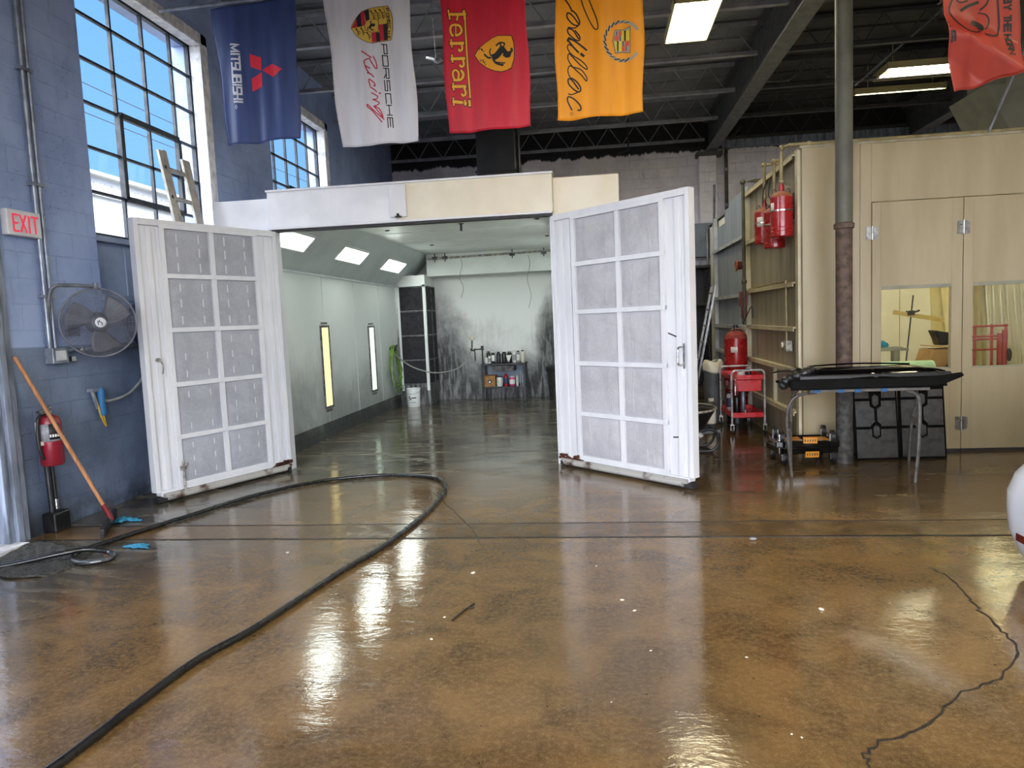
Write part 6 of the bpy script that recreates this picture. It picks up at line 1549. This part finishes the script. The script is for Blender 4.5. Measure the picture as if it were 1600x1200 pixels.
part(MB().cyl((0, 0, 0.40), (0, 0, 0.44), 0.025, n=12).box((0.0, -0.04, 0.455), (0.03, 0.14, 0.012), R=Matrix.Rotation(0.2, 3, 'X')).box((0.0, -0.04, 0.43), (0.025, 0.11, 0.01)), 'valve_handle', 'chrome', fe, world=False)
part(MB().tube(catmull([(0, -0.03, 0.42), (0.0, -0.10, 0.40), (0.0, -0.125, 0.3), (0.0, -0.12, 0.15), (0.0, -0.09, 0.06)], 6), 0.012, 8), 'hose', 'rubber', fe, world=False, smooth=True)
part(MB().box((-0.09, 0, 0.3), (0.02, 0.06, 0.1)).box((0.0, -0.10, 0.19), (0.02, 0.03, 0.03)), 'bracket', 'label_white', fe, world=False)
fb = thing('floor_outlet', 'black floor outlet box with a dark conduit below the fire extinguisher', 'outlet', (-4.44, 5.18, 0))
part(MB().bx(-4.5, 5.10, 0.0, -4.38, 5.27, 0.16), 'outlet_box', 'plastic_black', fb, bevel=0.012)
part(MB().cyl((-4.45, 5.16, 0.16), (-4.45, 5.15, 0.55), 0.022, n=10).cyl((-4.45, 5.21, 0.16), (-4.45, 5.20, 0.55), 0.018, n=10), 'conduit', 'steel_dark', fb, smooth=True)
part(MB().cyl((-4.44, 5.20, 0.18), (-4.44, 5.20, 0.26), 0.02, n=10), 'connector', 'chrome', fb, smooth=True)
# broom / squeegee leaning in the corner
bm_ = thing('squeegee', 'wooden-handled squeegee with red socket leaning at the left door casing', 'squeegee', (-4.2, 5.3, 0))
part(MB().cyl((-4.44, 4.93, 1.44), (-4.02, 5.26, 0.09), 0.0155, n=12), 'handle', 'wood', bm_, smooth=True)
part(MB().cyl((-4.055, 5.235, 0.20), (-4.01, 5.265, 0.06), 0.021, 0.018, n=12), 'socket', 'red_dark', bm_, smooth=True)
part(MB().bar((-4.20, 5.56, 0.05), (-3.86, 4.94, 0.05), 0.03, 0.05).cyl((-4.01, 5.265, 0.06), (-4.03, 5.25, 0.05), 0.03, n=10), 'head', 'steel_dark', bm_)
part(MB().bar((-4.20, 5.56, 0.015), (-3.86, 4.94, 0.015), 0.03, 0.012), 'rubber_blade', 'rubber', bm_)
solo(MB().grid(lambda u, v: Vector((-4.36 + 0.70 * u + 0.05 * sin(v * 5), 4.20 + 0.62 * v - 0.1 * u + 0.04 * sin(u * 7), 0.012 + 0.006 * sin(u * 31) * sin(v * 23) - 0.012 * max(0, 2 * abs(u - 0.5) - 0.9) * 10)), 40, 30), 'door_mat', 'mat_gravel', 'dark soggy gritty mat on the floor inside the left exit door', 'mat', smooth=True, solid=0.01)
def rag(label, x, y, s_, seed):
    rnd = random.Random(seed); mb = MB()
    ph = [rnd.random() * 6 for _ in range(6)]
    def f(u, v):
        a = 2 * pi * u; r = s_ * v * (0.8 + 0.25 * sin(3 * a + ph[0]) + 0.2 * sin(5 * a + ph[1]))
        return Vector((x + 1.7 * r * cos(a), y + r * sin(a), 0.004 + 0.25 * s_ * (1 - v) + 0.16 * s_ * abs(sin(9 * v * cos(a) + ph[2])) * abs(cos(7 * v * sin(a) + ph[3]))))
    mb.grid(f, 48, 14)
    return solo(mb, 'rag', 'blue_cloth', label, 'rag', 'blue rags on the floor', smooth=True, solid=0.003)
rag('larger blue rag on the floor beside the squeegee head', -4.02, 5.44, 0.085, 3)
rag('smaller blue rag on the wet floor beyond the hose ring', -3.42, 4.74, 0.06, 5)

# pressure hose across the floor
hp = [(-2.20, 1.6), (-2.05, 2.0), (-1.99, 2.22), (-1.93, 2.96), (-1.81, 3.37), (-1.66, 4.16), (-1.53, 4.69), (-1.44, 5.44), (-1.43, 6.16), (-1.52, 6.61), (-1.73, 6.87), (-2.24, 6.99), (-2.83, 6.75), (-3.24, 6.2), (-3.48, 5.54), (-3.66, 5.01), (-3.76, 4.62), (-3.70, 4.42), (-3.54, 4.34), (-3.42, 4.42), (-3.50, 4.55), (-3.66, 4.53), (-3.80, 4.43), (-4.13, 4.27), (-4.6, 4.05)]
hz = [0.02] * len(hp)
for i in (21, 22): hz[i] = 0.055
hs = catmull([(x, y, z) for (x, y), z in zip(hp, hz)], 8)
fh = tag(MB().tube(hs, 0.0185, 10).build('floor_hose', 'rubber_wet', smooth=True), 'long black hose looping across the wet floor in the foreground', 'hose')
MB().tube([q + Vector((0, 0, 0.003)) for q in hs[8 * 17 + 2: 8 * 20 + 2]], 0.0190, 10).build('wet_section', 'rubber_shine', fh, smooth=True)

# small debris
chips = [(-0.81, 4.2, 0.03), (-0.85, 3.55, 0.015), (-0.86, 3.29, 0.018), (0.09, 3.79, 0.022), (0.15, 3.65, 0.02), (1.10, 3.68, 0.03), (0.66, 2.56, 0.01), (0.69, 2.54, 0.01), (-0.05, 4.33, 0.012), (0.2, 3.2, 0.012), (-2.2, 4.6, 0.02), (0.01, 2.75, 0.008), (0.62, 3.15, 0.012)]
for x, y, s_ in chips:
    solo(MB().ell((x, y, s_ * 0.18), (s_ * 0.6, s_ * 0.4, s_ * 0.2), 8, 6, Matrix.Rotation(random.random() * 3, 3, 'Z')), 'debris_chip', 'chip_pale', 'small pale chip lying on the wet brown floor', 'chip', 'pale chips on the floor', smooth=True)
solo(MB().ell((1.0, 4.83, 0.012), (0.022, 0.014, 0.009), 8, 6).box((1.015, 4.83, 0.012), (0.02, 0.014, 0.009), rz=0.5), 'crumpled_wrapper', 'label_grey', 'crumpled pale blue-white wrapper at the floor groove', 'wrapper')
solo(MB().tube(catmull([(-0.72, 3.72, 0.006), (-0.76, 3.62, 0.007), (-0.80, 3.50, 0.006)], 4), 0.006, 6).tube([(-0.745, 3.66, 0.006), (-0.71, 3.67, 0.006)], 0.005, 6), 'dark_twig', 'crack_dark', 'dark thin twig lying on the brown floor in the foreground', 'twig', smooth=True)

# ------------------------------------------------------------------ banners
def wave(x, z, sd, amp):
    d = max(0.0, 4.85 - z)
    return amp * (0.35 + 0.65 * min(1, d / 1.2)) * (sin(x * 13 + sd) + 0.6 * sin(x * 24 + sd * 2 + z * 1.7) + 0.35 * sin(x * 41 + sd * 3 - z * 2.3))
def banner(label, corners, Y, m, art, sd, amp, n=(44, 56), fold=None):
    """corners: (x,z) of top-left, top-right, bottom-right, bottom-left"""
    tl, tr_, br_, bl2 = [Vector((a, 0, b_)) for a, b_ in corners]
    t_ = thing('banner', label, 'banner', ((tl.x + tr_.x) / 2, Y, (tl.z + tr_.z) / 2), 0, 'hanging banners')
    def P(x, z, off=0.0):
        yy = Y + wave(x, z, sd, amp)
        if fold: yy += fold(x, z)
        return Vector((x, yy - off, z))
    def surf(u, v):
        a = tl.lerp(tr_, u); b_ = bl2.lerp(br_, u); q = a.lerp(b_, v)
        edge = 0.010 * sin(v * 9 + sd) * (1 if u > 0.5 else -1) * abs(2 * u - 1) ** 4
        return P(q.x + edge, q.z + 0.008 * sin(u * 11 + sd) * v)
    part(MB().grid(surf, *n), 'cloth', m, t_, smooth=True, solid=0.002, fix=False)
    # thin hem around the cloth
    hem = MB().tube([surf(0, v / 30) for v in range(31)] + [surf(u / 30, 1) for u in range(1, 31)] + [surf(1, 1 - v / 30) for v in range(1, 31)], 0.0035, 5)
    part(hem, 'hem', m, t_, smooth=True)
    byc = {}
    zmax = min(tl.z, tr_.z)
    for kind, col, w, layer, q in FLAG_ART[art]:
        pts = [(q[i] / 1000.0, q[i + 1] / 1000.0) for i in range(0, len(q), 2)]
        off = 0.003 + 0.0009 * layer
        sec = 'crest' if art == 'silver' and (col not in 'kr' or sum(q[1::2]) / (len(q) / 2) > 4380) else 'print'
        mb = byc.setdefault((col, sec), MB())
        if kind == 'p':
            d = []
            for (x0, z0), (x1, z1) in zip(pts, pts[1:] + pts[:1]):
                d.append((x0, z0))
            bm2 = bmesh.new()
            f = bm2.faces.new([bm2.verts.new((x, 0, z)) for x, z in d])
            xs = [a for a, _ in d]; zs = [b_ for _, b_ in d]
            for ax, lo, hi in ((0, min(xs), max(xs)), (2, min(zs), max(zs))):
                c_ = lo + 0.03
                while c_ < hi:
                    co = [0, 0, 0]; no = [0, 0, 0]; co[ax] = c_; no[ax] = 1
                    bmesh.ops.bisect_plane(bm2, geom=bm2.verts[:] + bm2.edges[:] + bm2.faces[:], plane_co=co, plane_no=no); c_ += 0.03
            bmesh.ops.triangulate(bm2, faces=bm2.faces[:])
            vm = {v: mb.bm.verts.new(P(v.co.x, v.co.z, off)) for v in bm2.verts}
            for f in bm2.faces:
                try: mb.bm.faces.new([vm[v] for v in f.verts])
                except ValueError: pass
            bm2.free()
        else:
            q3 = [Vector((x, 0, z)) for x, z in pts]
            q3 = catmull(q3, 6) if kind == 's' else q3
            dn = [q3[0]]
            for a, b_ in zip(q3, q3[1:]):
                k = max(1, int((b_ - a).length / 0.03))
                for j in range(1, k + 1): dn.append(a.lerp(b_, j / k))
            L, R_ = [], []
            h = w / 2000.0
            for i, a in enumerate(dn):
                e0 = (a - dn[i - 1]).normalized() if i > 0 else None
                e1 = (dn[i + 1] - a).normalized() if i < len(dn) - 1 else None
                if e0 is None or e0.length < .5: e0 = e1
                if e1 is None or e1.length < .5: e1 = e0
                tg = (e0 + e1); tg = tg.normalized() if tg.length > 0.2 else e1
                nn = Vector((-tg.z, 0, tg.x))
                kk = 1.0 / max(0.6, abs(tg.dot(e1)))
                if i == 0: a = a - tg * h * (0.9 if kind == 'l' else 0.3)
                if i == len(dn) - 1: a = a + tg * h * (0.9 if kind == 'l' else 0.3)
                L.append(a + nn * h * kk); R_.append(a - nn * h * kk)
            cl = lambda v: P(v.x, min(v.z, zmax - 0.005), off)
            vl = [mb.bm.verts.new(cl(v)) for v in L]; vr = [mb.bm.verts.new(cl(v)) for v in R_]
            for i in range(len(dn) - 1):
                mb.bm.faces.new((vl[i], vl[i + 1], vr[i + 1], vr[i]))
    for (col, sec), mb in byc.items():
        part(mb, 'crest_stripes' if sec == 'crest' and col == 'r' else 'crest_outline' if sec == 'crest' and col == 'k' else {'k': 'dark_print', 'w': 'lettering', 'm': 'emblem', 'y': 'lettering', 'h': 'shield', 'g': 'crest', 'q': 'dark_print', 'r': 'red_print'}.get(col, 'emblem_detail'), 'ink_' + col, t_, smooth=False, fix=False)
    return t_
banner('navy blue banner with white letters and three red diamonds', ((-3.735, 4.79), (-2.86, 4.83), (-2.895, 3.475), (-3.655, 3.445)), 7.0, 'cloth_blue', 'blue', 0.4, 0.011)
banner('silver white banner with a striped crest and red script', ((-2.56, 4.86), (-1.71, 4.84), (-1.675, 3.355), (-2.465, 3.345)), 7.0, 'cloth_silver', 'silver', 1.3, 0.013)
banner('red banner with yellow lettering and a yellow horse shield', ((-1.40, 4.84), (-0.575, 4.82), (-0.565, 3.415), (-1.375, 3.40)), 7.0, 'cloth_red', 'red', 2.2, 0.009)
banner('yellow banner with black script and a wreathed crest', ((-0.29, 4.82), (0.535, 4.80), (0.50, 3.46), (-0.31, 3.445)), 7.0, 'cloth_yellow', 'yellow', 3.1, 0.008)
banner('orange-red flag with a black horned emblem at the top right', ((2.60, 4.45), (3.25, 4.45), (3.235, 3.25), (2.785, 3.155)), 6.0, 'cloth_orange', 'ram', 0.9, 0.008,
       fold=lambda x, z: -0.10 * max(0, 1 - abs((x - 2.75) * 0.75 + (z - 3.62)) / 0.22) * max(0, min(1, (3.75 - z) / 0.2)))
r = thing('banner_rail', 'pale horizontal pole carrying the row of banners under the roof', 'pole', (-1.9, 7.0, 4.85))
part(MB().tube([(-4.30, 7.02, 4.83), (-2.6, 7.02, 4.865), (0.7, 7.02, 4.84)], 0.016, 10), 'pole', 'conduit', r, smooth=True)
for x in (-4.0, -2.2, -0.4): part(MB().cyl((x, 7.02, 4.84), (x, 7.46, 5.2), 0.005, n=6), 'hanger_wire', 'conduit', r)
r = thing('banner_rail', 'pole above the frame carrying the orange-red flag', 'pole', (2.9, 6.0, 4.47))
part(MB().cyl((2.5, 6.02, 4.47), (3.35, 6.02, 4.47), 0.014, n=10), 'pole', 'conduit', r, smooth=True)
for x in (2.6, 3.3): part(MB().cyl((x, 6.02, 4.47), (x, 5.86, 5.2), 0.005, n=6), 'hanger_wire', 'conduit', r)
solo(MB().cyl((3.95, 7.80, 3.21), (4.65, 7.53, 5.18), 0.010, n=8), 'brace_rod', 'conduit', 'thin pale rod rising from the tan booth top behind the orange-red flag', 'rod', smooth=True)
solo(MB().tube(catmull([(-1.70, 7.6, 4.36), (-1.62, 7.62, 4.34), (-1.58, 7.62, 4.31), (-1.52, 7.6, 4.33)], 4), 0.02, 6).cyl((-1.6, 7.62, 4.34), (-1.6, 7.5, 5.2), 0.003, n=5), 'foil_scrap', 'chrome', 'small crumpled foil scrap hanging from a joist between the white and red banners', 'scrap', smooth=True)

# ------------------------------------------------------------------ white car at the right edge
car = thing('car', 'white car whose rounded rear corner shows at the right edge of the frame', 'car', (4.4, 3.63, 0))
SEC = [(0.07, 0.10, 0.07), (0.11, 0.05, 0.04), (0.24, 0.008, 0.006), (0.36, 0.0, 0.0), (0.46, 0.0, 0.0), (0.56, 0.03, 0.02), (0.66, 0.10, 0.06), (0.76, 0.19, 0.10), (0.86, 0.34, 0.14), (0.92, 0.5, 0.18)]
cx0, cx1, cy0, cy1 = 2.285, 6.6, 2.78, 4.48
def rrect(e, f, r=0.3, n=14):
    pts = []
    for cx_, cy_, a0 in ((cx1 - e - r, cy1 - f - r, 0), (cx0 + e + r, cy1 - f - r, 90), (cx0 + e + r, cy0 + f + r, 180), (cx1 - e - r, cy0 + f + r, 270)):
        for k in range(n + 1):
            a = radians(a0 + 90 * k / n); pts.append((cx_ + r * cos(a), cy_ + r * sin(a)))
    return pts
mb = MB()
rs = [[mb.bm.verts.new((x, y, z)) for x, y in rrect(e, s_)] for z, e, s_ in SEC]; NR = len(rs[0])
for A, B in zip(rs, rs[1:]):
    for k in range(NR): mb.bm.faces.new((A[k], A[(k + 1) % NR], B[(k + 1) % NR], B[k]))
mb.bm.faces.new(rs[0][::-1]); mb.bm.faces.new(rs[-1])
part(mb, 'body', 'car_white', car, smooth=True)
def loft(mb, secs):
    R_ = [[mb.bm.verts.new(q) for q in s_] for s_ in secs]; n = len(R_[0])
    for A, B in zip(R_, R_[1:]):
        for k in range(n): mb.bm.faces.new((A[k], A[(k + 1) % n], B[(k + 1) % n], B[k]))
    mb.bm.faces.new(R_[0][::-1]); mb.bm.faces.new(R_[-1]); return mb
def rect(x0, x1, y0, y1, z): return [(x0, y0, z), (x1, y0, z), (x1, y1, z), (x0, y1, z)]
part(loft(MB(), [rect(3.05, 5.6, 2.98, 4.28, 0.915), rect(3.5, 5.1, 3.16, 4.10, 1.38)]), 'cabin_glass', 'car_glass', car, bevel=0.04)
part(loft(MB(), [rect(3.47, 5.13, 3.13, 4.13, 1.375), rect(3.6, 4.95, 3.23, 4.03, 1.43)]), 'roof', 'car_white', car, bevel=0.03)
for x in (3.15, 5.75):
    for y in (2.87, 4.39):
        w = part(MB().cyl((x, y - 0.1, 0.32), (x, y + 0.1, 0.32), 0.32, n=32), 'wheel', 'rubber', car, smooth=True)
        part(MB().cyl((x, y - 0.105, 0.32), (x, y + 0.105, 0.32), 0.2, n=20), 'rim', 'alu', w, smooth=True)
def lens(name, y0, y1, z0, z1, e, m):
    x_ = cx0 + e
    part(MB().bx(x_ - 0.006, y0, z0, x_ + 0.02, y1, z1), name, m, car, bevel=0.004)
lens('rear_reflector', 3.72, 4.17, 0.205, 0.25, 0.010, 'lens_red')
lens('rear_reflector', 3.08, 3.40, 0.205, 0.25, 0.010, 'lens_red')
lens('tail_light', 3.80, 4.08, 0.72, 0.80, 0.19, 'lens_red')
lens('tail_light', 3.18, 3.46, 0.72, 0.80, 0.19, 'lens_red')
bpy.context.view_layer.update()
